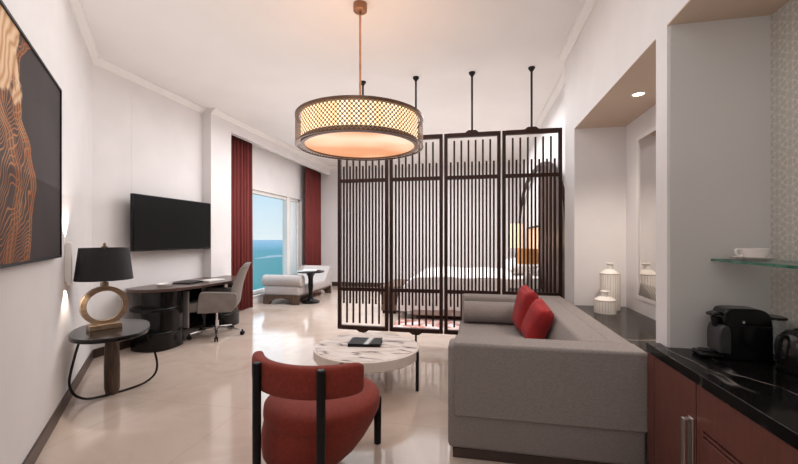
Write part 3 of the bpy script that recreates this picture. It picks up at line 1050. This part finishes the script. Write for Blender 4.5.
obj('page_block', one(bx, (-0.148, -0.106, 0.004), (0.146, 0.106, 0.026)), M['black_matt'], t)

# ---------------------------------------------------------------- armchair (back towards local -y)
t = thing('armchair', 'brick red round armchair with curved backrest and black posts', 'armchair', (-0.885, 2.16, 0), math.radians(-8))
bm = new()
lathe(bm, [(0, 0.07), (0.19, 0.072), (0.24, 0.09), (0.285, 0.14), (0.316, 0.20), (0.336, 0.26), (0.345, 0.31), (0.344, 0.325), (0, 0.325)], 72, 0.945, 1.04, -0.015)
for v in bm.verts:
    v.co.y -= 0.085 * max(0.0, (0.325 - v.co.z) / 0.255)
    v.co.x -= 0.06 * max(0.0, (0.325 - v.co.z) / 0.255)
obj('seat_shell', bm, M['red'], t, smooth=60)
obj('seat_cushion', one(lathe, [(0, 0.32), (0.346, 0.32), (0.352, 0.328), (0.356, 0.36), (0.352, 0.395), (0.335, 0.412), (0.30, 0.426), (0.22, 0.433), (0, 0.436)], 72, 0.94, 1.04, -0.015), M['red'], t, smooth=60)
bm = new()
rows = []
n = 44
for i in range(n + 1):
    s = -1 + 2 * i / n
    a = math.radians(60) * s
    tp = max(0.0, 1 - abs(s) ** 10) ** 0.5
    th = 0.012 + 0.026 * tp
    zc, hh = 0.622, 0.062 + 0.020 * tp
    ringv = []
    for k in range(20):
        b = 2 * PI * k / 20
        pw = 0.5
        cx_ = math.copysign(abs(math.cos(b)) ** pw, math.cos(b))
        sz_ = math.copysign(abs(math.sin(b)) ** pw, math.sin(b))
        r = 0.385 + th * cx_
        ringv.append(bm.verts.new((r * math.sin(a), -r * math.cos(a), zc + hh * sz_)))
    rows.append(ringv)
for a, b in zip(rows, rows[1:]):
    for k in range(20):
        l = (k + 1) % 20
        bm.faces.new((a[k], a[l], b[l], b[k]))
bm.faces.new(rows[0][::-1])
bm.faces.new(rows[-1])
obj('backrest', bm, M['red'], t, smooth=60)
for sx in (-1, 1):
    a = math.radians(-23.5 if sx < 0 else 27)
    r = 0.44
    rot = Matrix.Translation((r * math.sin(a), -r * math.cos(a), 0)) @ Matrix.Rotation(a, 4, 'Z')
    bm = new()
    tube(bm, [rot @ Vector((0, 0, z)) for z in (0, 0.3, 0.698, 0.705)], [0.020, 0.0225, 0.0225, 0.017], 16)
    obj('rear_leg', bm, M['black_matt'], t)
    a = math.radians(144) * sx
    r = 0.365
    bm = new()
    p = Vector((r * math.sin(a), -r * math.cos(a), 0))
    tube(bm, [p, p + Vector((0, 0, 0.30)), p + Vector((0, 0, 0.306))], [0.023, 0.026, 0.022], 16)
    obj('front_leg', bm, M['black_matt'], t)
bm = new()
ends = []
for a in (math.radians(-23.5), math.radians(27)):
    p = Vector((0.44 * math.sin(a), -0.44 * math.cos(a), 0.10))
    ends.append(p)
    tube(bm, [p, Vector((p.x * 0.6 - 0.03, p.y * 0.6 - 0.06, 0.10))], 0.014, 10)
tube(bm, ends, 0.014, 10)
obj('base_stretcher', bm, M['black_matt'], t)

# ---------------------------------------------------------------- sofa
SX0, SX1, SY0, SY1 = -0.165, 0.945, 2.325, 4.50
t = thing('sofa', 'long grey upholstered sofa with boxy arms beside the niche', 'sofa', (0.4, 3.4, 0))
off = Vector((0.4, 3.4, 0))
def rel(p):
    return (p[0] - off.x, p[1] - off.y, p[2])
def sbox(name, a, b, r, mat='sofa', n=4):
    return obj(name, one(rbox, rel(a), rel(b), r, n), M[mat], t, smooth=60)
obj('plinth', one(bx, rel((SX0 + 0.03, SY0 + 0.03, 0)), rel((SX1 - 0.03, SY1 - 0.03, 0.06))), M['dark_base'], t, bevel=0.004)
sbox('base', (SX0, 2.51, 0.055), (SX1, SY1 - 0.01, 0.32), 0.03)
sbox('seat_cushion', (SX0, 2.50, 0.30), (0.70, 4.30, 0.447), 0.035)
arm = sbox('armrest', (SX0, SY0 + 0.016, 0.06), (SX1, 2.525, 0.700), 0.03)
bm = new()
prism(bm, [(SY0, 0.27), (SY0, 0.700), (SY0 + 0.012, 0.714), (2.528, 0.714), (2.528, 0.62), (2.515, 0.62), (2.515, 0.695), (SY0 + 0.02, 0.695), (SY0 + 0.02, 0.27)], SX0 + 0.04, SX1 - 0.002, lambda u, v, w: rel((w, u, v)))
obj('arm_cover', bm, M['sofa'], t, bevel=0.006, smooth=40).parent = arm
sbox('armrest', (SX0 + 0.02, 4.285, 0.285), (SX1, SY1, 0.712), 0.03)
bm = new()
prism(bm, [(0.60, 0.30), (0.57, 0.44), (0.645, 0.695), (0.66, 0.711), (0.675, 0.715), (0.82, 0.715), (0.82, 0.30)], 2.52, 4.29, lambda u, v, w: rel((u, w, v)))
obj('back_cushion', bm, M['sofa'], t, bevel=0.012, smooth=50)
sbox('backrest', (0.815, 2.50, 0.285), (SX1, 4.31, 0.712), 0.018)
bm = new()
tube(bm, [(-0.125, 4.16, 0.56), (-0.115, 4.16, 0.56), (0.52, 4.16, 0.56), (0.53, 4.16, 0.56)], [0.095, 0.113, 0.113, 0.095], 36)
o = obj('bolster_cushion', bm, M['sofa_dark'], None, smooth=50)
tag(o, 'grey cylindrical bolster lying against the far arm of the sofa', 'cushion')
def cushion(label, loc, rot, w=0.43, h=0.43):
    o = obj('red_cushion', pillow_bm(w, h, 0.16), M['red_cushion'], None, smooth=70)
    o.location = loc
    o.rotation_euler = rot
    tag(o, label, 'cushion', 'red cushions on the sofa')
cushion('red square cushion on the sofa, the farther of two, nearer the bolster', (0.47, 3.80, 0.675), (math.radians(-12), math.radians(5), math.radians(-84)), 0.38, 0.43)
cushion('red square cushion on the sofa, the nearer of two, nearer the front arm', (0.515, 3.38, 0.635), (math.radians(-20), math.radians(14), math.radians(-83)), 0.30, 0.37)

# ---------------------------------------------------------------- niche: counter, vases, mirror, downlight
o = obj('stone_counter', one(bx, (XR - 0.012, 2.362, 0.632), (1.470, 4.127, 0.673)), M['brown_marble'], None, bevel=0.003)
tag(o, 'dark brown veined marble counter in the niche behind the sofa', 'counter')

def vase(name, label, loc, R_, zb_, zs, neck):
    t = thing(name, label, 'vase', loc, 0, 'white ribbed vases in the niche')
    bm = new()
    seg = 96
    prof = [(0, 0), (R_ * 0.97, 0.0), (R_, 0.012), (R_, zb_)]
    prof += [(R_ * 0.96, zb_ + 0.012)]
    prof += [(R_ * (0.96 - 0.62 * k / 5), zb_ + 0.012 + (zs - zb_ - 0.012) * math.sin(PI / 2 * k / 5) ** 1.0) for k in range(1, 6)]
    lathe(bm, prof, seg)
    for v in bm.verts:      # fluted body
        if 0.005 < v.co.z < zb_ + 0.001:
            a = math.atan2(v.co.y, v.co.x)
            f = 1 - 0.035 * (0.5 + 0.5 * math.cos(24 * a))
            v.co.x *= f
            v.co.y *= f
    obj('body', bm, M['ceramic'], t, smooth=50)
    bm = new()
    for k in range(24):
        a = 2 * PI * k / 24
        tube(bm, [(R_ * 0.968 * math.cos(a), R_ * 0.968 * math.sin(a), 0.015), (R_ * 0.968 * math.cos(a), R_ * 0.968 * math.sin(a), zb_ - 0.004)], 0.0018, 6)
    obj('flute_lines', bm, M['ceramic_line'], t)
    obj('shoulder_band', one(lathe, [(R_ * 0.99, zb_), (R_ * 1.005, zb_ + 0.004), (R_ * 0.98, zb_ + 0.009)], 64), M['ceramic_line'], t)
    obj('neck', one(lathe, [(R_ * 0.36, zs - 0.01), (R_ * 0.30, zs + neck * 0.4), (R_ * 0.30, zs + neck * 0.7), (R_ * 0.44, zs + neck), (R_ * 0.40, zs + neck + 0.006), (R_ * 0.22, zs + neck * 0.8), (0, zs + neck * 0.7)], 40), M['ceramic'], t)
vase('tall_vase', 'tall white ribbed vase with short neck on the niche counter', (1.27, 3.955, 0.673), 0.088, 0.335, 0.385, 0.055)
vase('squat_vase', 'squat white ribbed vase in front of the taller one', (1.165, 3.76, 0.673), 0.092, 0.11, 0.15, 0.045)

t = thing('wall_mirror', 'rectangular wall mirror with silver edge behind the vases in the niche', 'mirror', (1.4726, 3.2, 0.82))
def frame_ring(bm, y0, y1, z0, z1, w, x_out, x_in):
    O_ = [(y0, z0), (y1, z0), (y1, z1), (y0, z1)]
    I_ = [(y0 + w, z0 + w), (y1 - w, z0 + w), (y1 - w, z1 - w), (y0 + w, z1 - w)]
    a = [bm.verts.new((x_out, y, z)) for y, z in O_]
    b = [bm.verts.new((x_in, y, z)) for y, z in I_]
    c = [bm.verts.new((0.0, y, z)) for y, z in O_]
    for i in range(4):
        j = (i + 1) % 4
        bm.faces.new((a[i], a[j], b[j], b[i]))
        bm.faces.new((c[i], c[j], a[j], a[i]))
bm = new()
frame_ring(bm, -0.64, 0.64, -0.02, 1.46, 0.035, -0.014, -0.014)
obj('edge_trim', bm, M['white'], t, smooth=0)
bm = new()
frame_ring(bm, -0.61, 0.61, 0.01, 1.43, 0.13, -0.012, -0.045)
obj('bevel_frame', bm, M['mirror'], t, smooth=0)
obj('glass', one(bx, (-0.046, -0.48, 0.14), (-0.002, 0.48, 1.30)), M['mirror'], t, smooth=0)

t = thing('downlight', 'small round recessed downlight in the niche ceiling', 'downlight', (1.235, 3.22, ZN))
obj('trim_ring', one(lathe, [(0.038, 0.0), (0.05, 0.0), (0.05, -0.004), (0.038, -0.006), (0.038, 0.0)], 32), M['white'], t)
obj('lens', one(lathe, [(0, -0.003), (0.038, -0.003)], 32), M['down'], t)

# ---------------------------------------------------------------- bar: worktop, cabinets
o = obj('bar_worktop', one(bx, (0.922, -1.2, 0.732), (1.450, 2.2235, 0.78)), M['black_marble'], None, bevel=0.003)
o2 = obj('bar_worktop_end', one(bx, (0.922, 2.2235, 0.732), (XR - 0.002, 2.305, 0.78)), M['black_marble'], o, bevel=0.0)
o2.name = 'end_lip'
tag(o, 'black veined stone worktop running along the mini bar', 'worktop')
YG = 1.838
t = thing('bar_cabinet', 'reddish wood bar cabinet with steel handle beside the sofa end', 'cabinet', (0.928, 2.08, 0), 0, 'reddish wood cabinets under the bar worktop')
obj('carcass', one(bx, (0.02, YG + 0.003 - 2.08, 0.08), (0.50, 0.143, 0.73)), M['cabinet'], t)
obj('end_panel', one(bx, (0.0, 0.143, 0.0), (0.055, 0.224, 0.73)), M['cabinet'], t)
obj('kickboard', one(bx, (0.05, YG + 0.003 - 2.08, 0.0), (0.45, 0.143, 0.08)), M['groove'], t)
dr = obj('door', one(bx, (0.0, YG + 0.004 - 2.08, 0.085), (0.02, 0.142, 0.728)), M['cabinet'], t, bevel=0.002)
bm = new()
hy = 1.872 - 2.08
bx(bm, (-0.036, hy - 0.014, 0.30), (-0.028, hy + 0.014, 0.565))
bx(bm, (-0.03, hy - 0.014, 0.555), (0.0, hy + 0.014, 0.565))
bx(bm, (-0.03, hy - 0.014, 0.30), (0.0, hy + 0.014, 0.31))
bx(bm, (-0.006, hy - 0.02, 0.29), (0.0, hy + 0.02, 0.57))
obj('handle', bm, M['steel'], dr, bevel=0.002)
t = thing('bar_cabinet', 'reddish wood bar cabinet with grooved drawer nearest the viewer', 'cabinet', (0.928, 1.3, 0), 0, 'reddish wood cabinets under the bar worktop')
obj('carcass', one(bx, (0.02, -0.6, 0.08), (0.50, YG - 0.003 - 1.3, 0.73)), M['groove'], t)
obj('kickboard', one(bx, (0.05, -0.6, 0.0), (0.45, YG - 0.003 - 1.3, 0.08)), M['groove'], t)
obj('drawer_front', one(bx, (0.0, -0.6, 0.553), (0.02, YG - 0.004 - 1.3, 0.728)), M['cabinet'], t, bevel=0.002)
obj('finger_rail', one(bx, (0.0, -0.6, 0.532), (0.02, YG - 0.05 - 1.3, 0.543)), M['cabinet'], t, bevel=0.001)
obj('door', one(bx, (0.0, -0.6, 0.085), (0.02, YG - 0.004 - 1.3, 0.522)), M['cabinet'], t, bevel=0.002)
obj('side_stile', one(bx, (0.0, YG - 0.05 - 1.3, 0.52), (0.02, YG - 0.004 - 1.3, 0.555)), M['cabinet'], t)

# ---------------------------------------------------------------- coffee machine (front towards local -x)
t = thing('coffee_machine', 'glossy black capsule coffee machine on the bar worktop', 'coffee machine', (1.24, 2.09, 0.78), math.radians(-4))
prof = cr([(-0.11, 0.0), (-0.112, 0.10), (-0.115, 0.165), (-0.125, 0.19), (-0.118, 0.235), (-0.085, 0.252), (0.02, 0.254), (0.085, 0.25), (0.125, 0.225), (0.138, 0.17), (0.14, 0.08), (0.14, 0.0)], 4)
mpY = lambda u, v, w: (u, w, v)
t.scale = (0.72, 0.9, 0.955)
obj('housing', one(prism, prof, -0.062, 0.062, mpY), M['black_gloss'], t, bevel=0.008, seg=3)
obj('side_seam', one(bx, (-0.085, -0.0645, 0.166), (0.135, 0.0645, 0.172)), M['black_metal'], t)
obj('front_grip', one(prism, cr([(-0.15, 0.03), (-0.152, 0.12), (-0.135, 0.165), (-0.10, 0.165), (-0.085, 0.13), (-0.085, 0.03)], 4), -0.066, 0.066, mpY), pm('dark_grey_plastic', (48, 47, 48), (54, 53, 54), rough=0.45), t, bevel=0.008, seg=3)
bm = new()
tube(bm, [(-0.06, 0, 0.225), (-0.14, 0, 0.222), (-0.175, 0, 0.212)], 0.02, 10, False, (0.07, 0.014))
obj('lever', bm, M['black_gloss'], t, bevel=0.004)
obj('spout', one(lathe, [(0, 0.155), (0.022, 0.155), (0.028, 0.20), (0, 0.20)], 20, 1, 1, -0.135, 0), M['black_matt'], t)
obj('drip_tray', one(rbox, (-0.25, -0.055, 0.0), (-0.11, 0.055, 0.028), 0.012), M['black_gloss'], t, smooth=60)
obj('tray_grate', one(lathe, [(0, 0.028), (0.042, 0.028), (0.042, 0.033), (0, 0.033)], 24, 1, 1, -0.195, 0), M['black_metal'], t)
obj('button', one(tube, [(-0.02, -0.062, 0.19), (-0.02, -0.0665, 0.19)], 0.007, 16), M['chrome'], t)
tk = obj('water_tank', one(prism, oval(0.185, 0.0, 0.045, 0.055), 0.012, 0.205), M['tank'], t, smooth=50)
obj('tank_lid', one(prism, oval(0.185, 0.0, 0.052, 0.06), 0.205, 0.217), M['black_gloss'], tk, bevel=0.003)
obj('tank_foot', one(prism, oval(0.185, 0.0, 0.05, 0.058), 0.0, 0.012), M['black_matt'], tk)

t = thing('electric_kettle', 'glossy black kettle at the right edge beside the coffee machine', 'kettle', (1.368, 1.945, 0.78), math.radians(200))
obj('base_plate', one(lathe, [(0, 0), (0.065, 0), (0.068, 0.014), (0.058, 0.02), (0, 0.02)], 32), M['black_matt'], t)
obj('body', one(lathe, [(0, 0.02), (0.062, 0.02), (0.068, 0.045), (0.066, 0.10), (0.052, 0.15), (0.044, 0.158), (0, 0.158)], 40), pm('charcoal_gloss', (24, 22, 21), (30, 27, 26), rough=0.14), t)
obj('lid', one(lathe, [(0.046, 0.157), (0.035, 0.168), (0.01, 0.172), (0.008, 0.18), (0, 0.182)], 32), M['black_matt'], t)
obj('handle', one(tube, cr([(0.05, 0, 0.145), (0.09, 0, 0.15), (0.105, 0, 0.11), (0.095, 0, 0.06), (0.064, 0, 0.05)], 4), 0.009, 10), M['black_matt'], t)
obj('spout', one(tube, [(-0.045, 0, 0.13), (-0.065, 0, 0.15)], [0.02, 0.010], 12), M['black_gloss'], t)

# ---------------------------------------------------------------- glass shelf, cup and saucer
t = thing('glass_shelf', 'clear glass shelf with green edge fixed in the bar alcove', 'shelf', (1.192, 0.5, 1.235))
obj('glass_panel', one(bx, (0.0, -1.6, 0.0), (0.26, 1.7255, 0.012)), M['shelf_glass'], t, smooth=0)
obj('polished_edge', one(bx, (-0.0015, -1.6, 0.0), (0.0, 1.7255, 0.012)), M['shelf_edge'], t, smooth=0)
t = thing('saucer', 'white porcelain saucer on the glass shelf under the cup', 'saucer', (1.285, 2.07, 1.2475))
obj('dish', one(lathe, [(0, 0.0), (0.04, 0.0), (0.045, 0.004), (0.084, 0.014), (0.086, 0.017), (0.05, 0.009), (0, 0.007)], 48), M['porcelain'], t, smooth=60)
t = thing('cup', 'white porcelain cup standing on the saucer', 'cup', (1.285, 2.07, 1.256), math.radians(185))
obj('bowl', one(lathe, [(0, 0.0), (0.036, 0.0), (0.046, 0.008), (0.057, 0.048), (0.054, 0.048), (0.044, 0.012), (0, 0.006)], 48), M['porcelain'], t, smooth=60)
obj('handle', one(tube, cr([(0.053, 0, 0.042), (0.074, 0, 0.044), (0.08, 0, 0.03), (0.068, 0, 0.014), (0.046, 0, 0.014)], 4), 0.005, 8), M['porcelain'], t)

# ---------------------------------------------------------------- bedroom behind the divider
t = thing('bed', 'wide bed with white duvet and grey base behind the slatted divider', 'bed', (0.0, 7.2, 0))
obj('base', one(rbox, (-1.08, -0.92, 0.06), (1.0, 0.92, 0.34), 0.05), M['bed_grey'], t, smooth=60)
obj('plinth', one(bx, (-0.98, -0.84, 0.0), (0.95, 0.84, 0.07)), M['wenge'], t)
bm = new()
rows = []
for i in range(25):
    u = i / 24
    x = -1.27 + 2.26 * u
    top = 0.74 - 0.34 * max(0, 1 - u / 0.16) ** 2.0
    row = []
    for k in range(33):
        v = -1 + 2 * k / 32
        e = abs(v)
        y = 1.0 * math.copysign(min(1.0, e * 1.12), v)
        z = top - 0.56 * max(0, (e - 0.86) / 0.14) ** 1.4 - 0.01 * math.sin(9 * x + 4 * v)
        row.append(bm.verts.new((x, y, max(0.14, z))))
    rows.append(row)
for a, b in zip(rows, rows[1:]):
    for k in range(32):
        bm.faces.new((a[k], a[k + 1], b[k + 1], b[k]))
# foot end drop
drop = [bm.verts.new((v.co.x - 0.02, v.co.y, 0.16)) for v in rows[0]]
for k in range(32):
    bm.faces.new((drop[k], drop[k + 1], rows[0][k + 1], rows[0][k]))
obj('duvet', bm, M['linen'], t, smooth=60)
for k, y in enumerate((6.75, 7.65)):
    o = obj('pillow', pillow_bm(0.7, 0.45, 0.2), M['linen'], None, smooth=70, loc=(0.78, y, 0.87), rot=(math.radians(80), 0, math.radians(90)))
    tag(o, ('white pillow on the near side of the bed head' if k == 0 else 'white pillow on the far side of the bed head'), 'pillow', 'bed pillows')
t = thing('bench', 'brown leather bench at the foot of the bed behind the divider', 'bench', (-1.52, 7.2, 0))
obj('seat', one(rbox, (-0.17, -0.6, 0.34), (0.17, 0.6, 0.50), 0.03), M['brown_leather'], t, smooth=60)
obj('base', one(bx, (-0.14, -0.57, 0.05), (0.14, 0.57, 0.34)), M['brown_leather'], t, bevel=0.004)
obj('plinth', one(bx, (-0.12, -0.55, 0.0), (0.12, 0.55, 0.05)), M['black_matt'], t)
o = obj('area_rug', one(bx, (-1.25, 5.45, 0.0), (0.5, 6.22, 0.008)), M['rug'], None)
tag(o, 'faded red and cream rug on the floor beside the bed', 'rug')

def nightstand(label, loc):
    t = thing('nightstand', label, 'nightstand', loc, 0, 'nightstands beside the bed')
    obj('body', one(bx, (-0.24, -0.24, 0.12), (0.24, 0.24, 0.55)), M['wenge'], t, bevel=0.004)
    obj('top', one(bx, (-0.26, -0.26, 0.55), (0.26, 0.26, 0.58)), M['black_matt'], t, bevel=0.004)
    obj('drawer', one(bx, (-0.255, -0.22, 0.34), (-0.24, 0.22, 0.53)), M['wenge'], t, bevel=0.003)
    obj('base', one(bx, (-0.20, -0.20, 0.0), (0.20, 0.20, 0.12)), M['black_matt'], t)
nightstand('dark wooden nightstand on the near side of the bed, under the amber lamp', (0.79, 5.85, 0))
nightstand('dark wooden nightstand on the far side of the bed, under the cream lamp', (0.86, 8.75, 0))
t = thing('bedside_lamp', 'amber drum shade bedside lamp glowing behind the right divider panel', 'lamp', (0.76, 5.82, 0.58), 0, 'bedside lamps')
obj('base', one(lathe, [(0, 0), (0.08, 0), (0.08, 0.02), (0.03, 0.05), (0.06, 0.15), (0.03, 0.28), (0.012, 0.32), (0.012, 0.42), (0, 0.42)], 24), M['porcelain'], t)
obj('lamp_shade', one(lathe, [(0.148, 0.40), (0.14, 0.62)], 40), M['lamp_orange'], t)
t = thing('bedside_lamp', 'cream lit shade lamp on the far nightstand behind the divider', 'lamp', (0.90, 8.75, 0.58), 0, 'bedside lamps')
obj('base', one(lathe, [(0, 0), (0.08, 0), (0.08, 0.02), (0.03, 0.05), (0.05, 0.25), (0.02, 0.48), (0.012, 0.62), (0, 0.62)], 24), M['bronze'], t)
obj('lamp_shade', one(lathe, [(0.13, 0.56), (0.13, 1.10)], 32), M['lamp_cream'], t)

# arched slatted headboard screen on the bedroom wall
HX = 1.06
t = thing('headboard_screen', 'dark wooden arched headboard screen on the bedroom wall behind the divider', 'headboard', (HX, 7.2, 0))
def arch_z(y):
    u = (y - 7.2) / 2.45
    return 1.35 + 1.22 * math.sqrt(max(0.0, 1 - abs(u) ** 2.6))
bm = new()
ys = [4.76 + 0.02 + i * (4.84 / 48) for i in range(49)]
path = [(0.0, ys[0] - 7.2, 0.0), (0.0, ys[0] - 7.2, 0.7)] + [(0, y - 7.2, arch_z(y)) for y in ys] + [(0, ys[-1] - 7.2, 0.7), (0, ys[-1] - 7.2, 0.0)]
tube(bm, path, 0.03, 8, False, (0.07, 0.05))
obj('arch_frame', bm, M['wenge'], t, smooth=40)
y = 4.98
k = 0
while y < 6.65:
    obj('slat', one(bx, (0.0, y - 7.2, 0.0), (0.03, y - 7.2 + 0.055, arch_z(y) - 0.01)), M['oak_dark'], t)
    y += 0.145
    k += 1
obj('lit_panel', one(bx, (0.04, 6.75 - 7.2, 1.0), (0.055, 8.4 - 7.2, 1.55)), emis('warm_lit_panel', (240, 200, 166), 0.12, (244, 190, 142)), t)
obj('panel_frame', one(tube, [(0.035, 6.72 - 7.2, 0.98), (0.035, 8.43 - 7.2, 0.98), (0.035, 8.43 - 7.2, 1.57), (0.035, 6.72 - 7.2, 1.57)], 0.02, 8, True), M['wenge'], t)

# ---------------------------------------------------------------- lights
def light(name, kind, loc, energy, color, size=0.2, rot=None, target=None, **kw):
    l = bpy.data.lights.new(name, kind)
    l.energy = energy
    l.color = color
    if kind == 'AREA':
        l.shape = 'RECTANGLE'
        l.size, l.size_y = size
    elif kind == 'SUN':
        l.angle = size
    else:
        l.shadow_soft_size = size
    for k, v in kw.items():
        setattr(l, k, v)
    o = bpy.data.objects.new(name, l)
    C.objects.link(o)
    o.location = loc
    if target:
        o.rotation_euler = (Vector(target) - Vector(loc)).to_track_quat('-Z', 'Y').to_euler()
    elif rot:
        o.rotation_euler = rot
    return o
WARM = (1.0, 0.88, 0.76)
NEUT = (0.98, 0.98, 1.0)
light('rear_fill_light', 'AREA', (-0.6, -1.8, 2.6), 17, NEUT, (2.6, 1.4), target=(-1.2, 4, 0.8))
light('ceiling_fill', 'AREA', (-1.5, 3.8, 1.7), 46, NEUT, (3.6, 6.5), rot=(PI, 0, 0))  # added upward fill to brighten the ceiling, no fitting here
light('overhead_fill', 'AREA', (-1.4, 2.6, 3.3), 56, NEUT, (3.4, 5.5), rot=(0, 0, 0))  # added soft fill from above, not a ceiling lamp
light('pendant_up_light', 'POINT', (PC.x, PC.y, 2.62), 5, WARM, 0.25)
light('window_light', 'AREA', (-4.36, 7.7, 1.35), 26, (0.88, 0.95, 1.0), (2.8, 2.0), target=(0, 6.6, 0.8))
light('bedroom_fill', 'AREA', (-1.2, 6.9, 3.2), 210, (0.98, 0.98, 1.0), (3.8, 3.6), rot=(0, 0, 0))  # added to brighten the room behind the divider, no real lamp
light('bedside_glow', 'POINT', (0.7, 5.85, 1.35), 4, (1.0, 0.7, 0.42), 0.1)
light('niche_spot', 'SPOT', (1.235, 3.22, ZN - 0.02), 68, (1.0, 0.88, 0.77), 0.03, target=(1.24, 3.3, 0), spot_size=math.radians(120), spot_blend=0.8)
sp = sconce_pos
light('sconce_up', 'SPOT', (sp.x, sp.y, 1.34), 12.0, WARM, 0.015, target=(sp.x - wn.x * 0.012, sp.y - wn.y * 0.012, 2.0), spot_size=math.radians(105), spot_blend=0.6)
light('sconce_down', 'SPOT', (sp.x, sp.y, 0.97), 12.0, WARM, 0.015, target=(sp.x - wn.x * 0.012, sp.y - wn.y * 0.012, 0.3), spot_size=math.radians(105), spot_blend=0.6)
light('bar_fill', 'AREA', (1.2, 0.5, 2.44), 5.5, NEUT, (0.3, 1.2), target=(1.2, 2.2, 1.5))  # added out of view to lift the dark alcove end wall
light('daylight', 'SUN', (-10, 10, 8), 1.2, (0.86, 0.94, 1.0), math.radians(70), target=(-10 + 1.0, 10 - 0.25, 8 - 0.42))

w = bpy.data.worlds.new('sky')
scene.world = w
w.use_nodes = True
N, L = w.node_tree.nodes, w.node_tree.links
tc = N.new('ShaderNodeTexCoord')
sep = N.new('ShaderNodeSeparateXYZ')
L.new(tc.outputs['Generated'], sep.inputs[0])
r = N.new('ShaderNodeValToRGB')
e = r.color_ramp.elements
e[0].position, e[0].color = 0.0, lin((222, 232, 238))
e[1].position, e[1].color = 1.0, lin((120, 175, 225))
x = e.new(0.10); x.color = lin((196, 222, 240))
x = e.new(0.28); x.color = lin((158, 204, 238))
L.new(sep.outputs['Z'], r.inputs['Fac'])
L.new(r.outputs['Color'], N['Background'].inputs['Color'])
N['Background'].inputs['Strength'].default_value = 1.15

# ---------------------------------------------------------------- camera
cam = bpy.data.cameras.new('camera')
co = bpy.data.objects.new('camera', cam)
C.objects.link(co)
cam.sensor_fit = 'HORIZONTAL'
cam.sensor_width = 36.0
cam.lens = 36.0 * 378.0 / 798.0
cam.shift_y = (238.6 - 232.0) / 798.0
cam.clip_start = 0.05
cam.clip_end = 20000
co.location = (0, 0, 1.35)
co.rotation_euler = (PI / 2, 0, math.radians(11.37))
scene.camera = co
scene.view_settings.view_transform = 'Standard'
scene.view_settings.look = 'None'
scene.view_settings.exposure = -0.08
scene.view_settings.gamma = 1.0
scene.cycles.max_bounces = 10
scene.cycles.diffuse_bounces = 6
scene.cycles.transparent_max_bounces = 24
scene.cycles.sample_clamp_indirect = 6.0
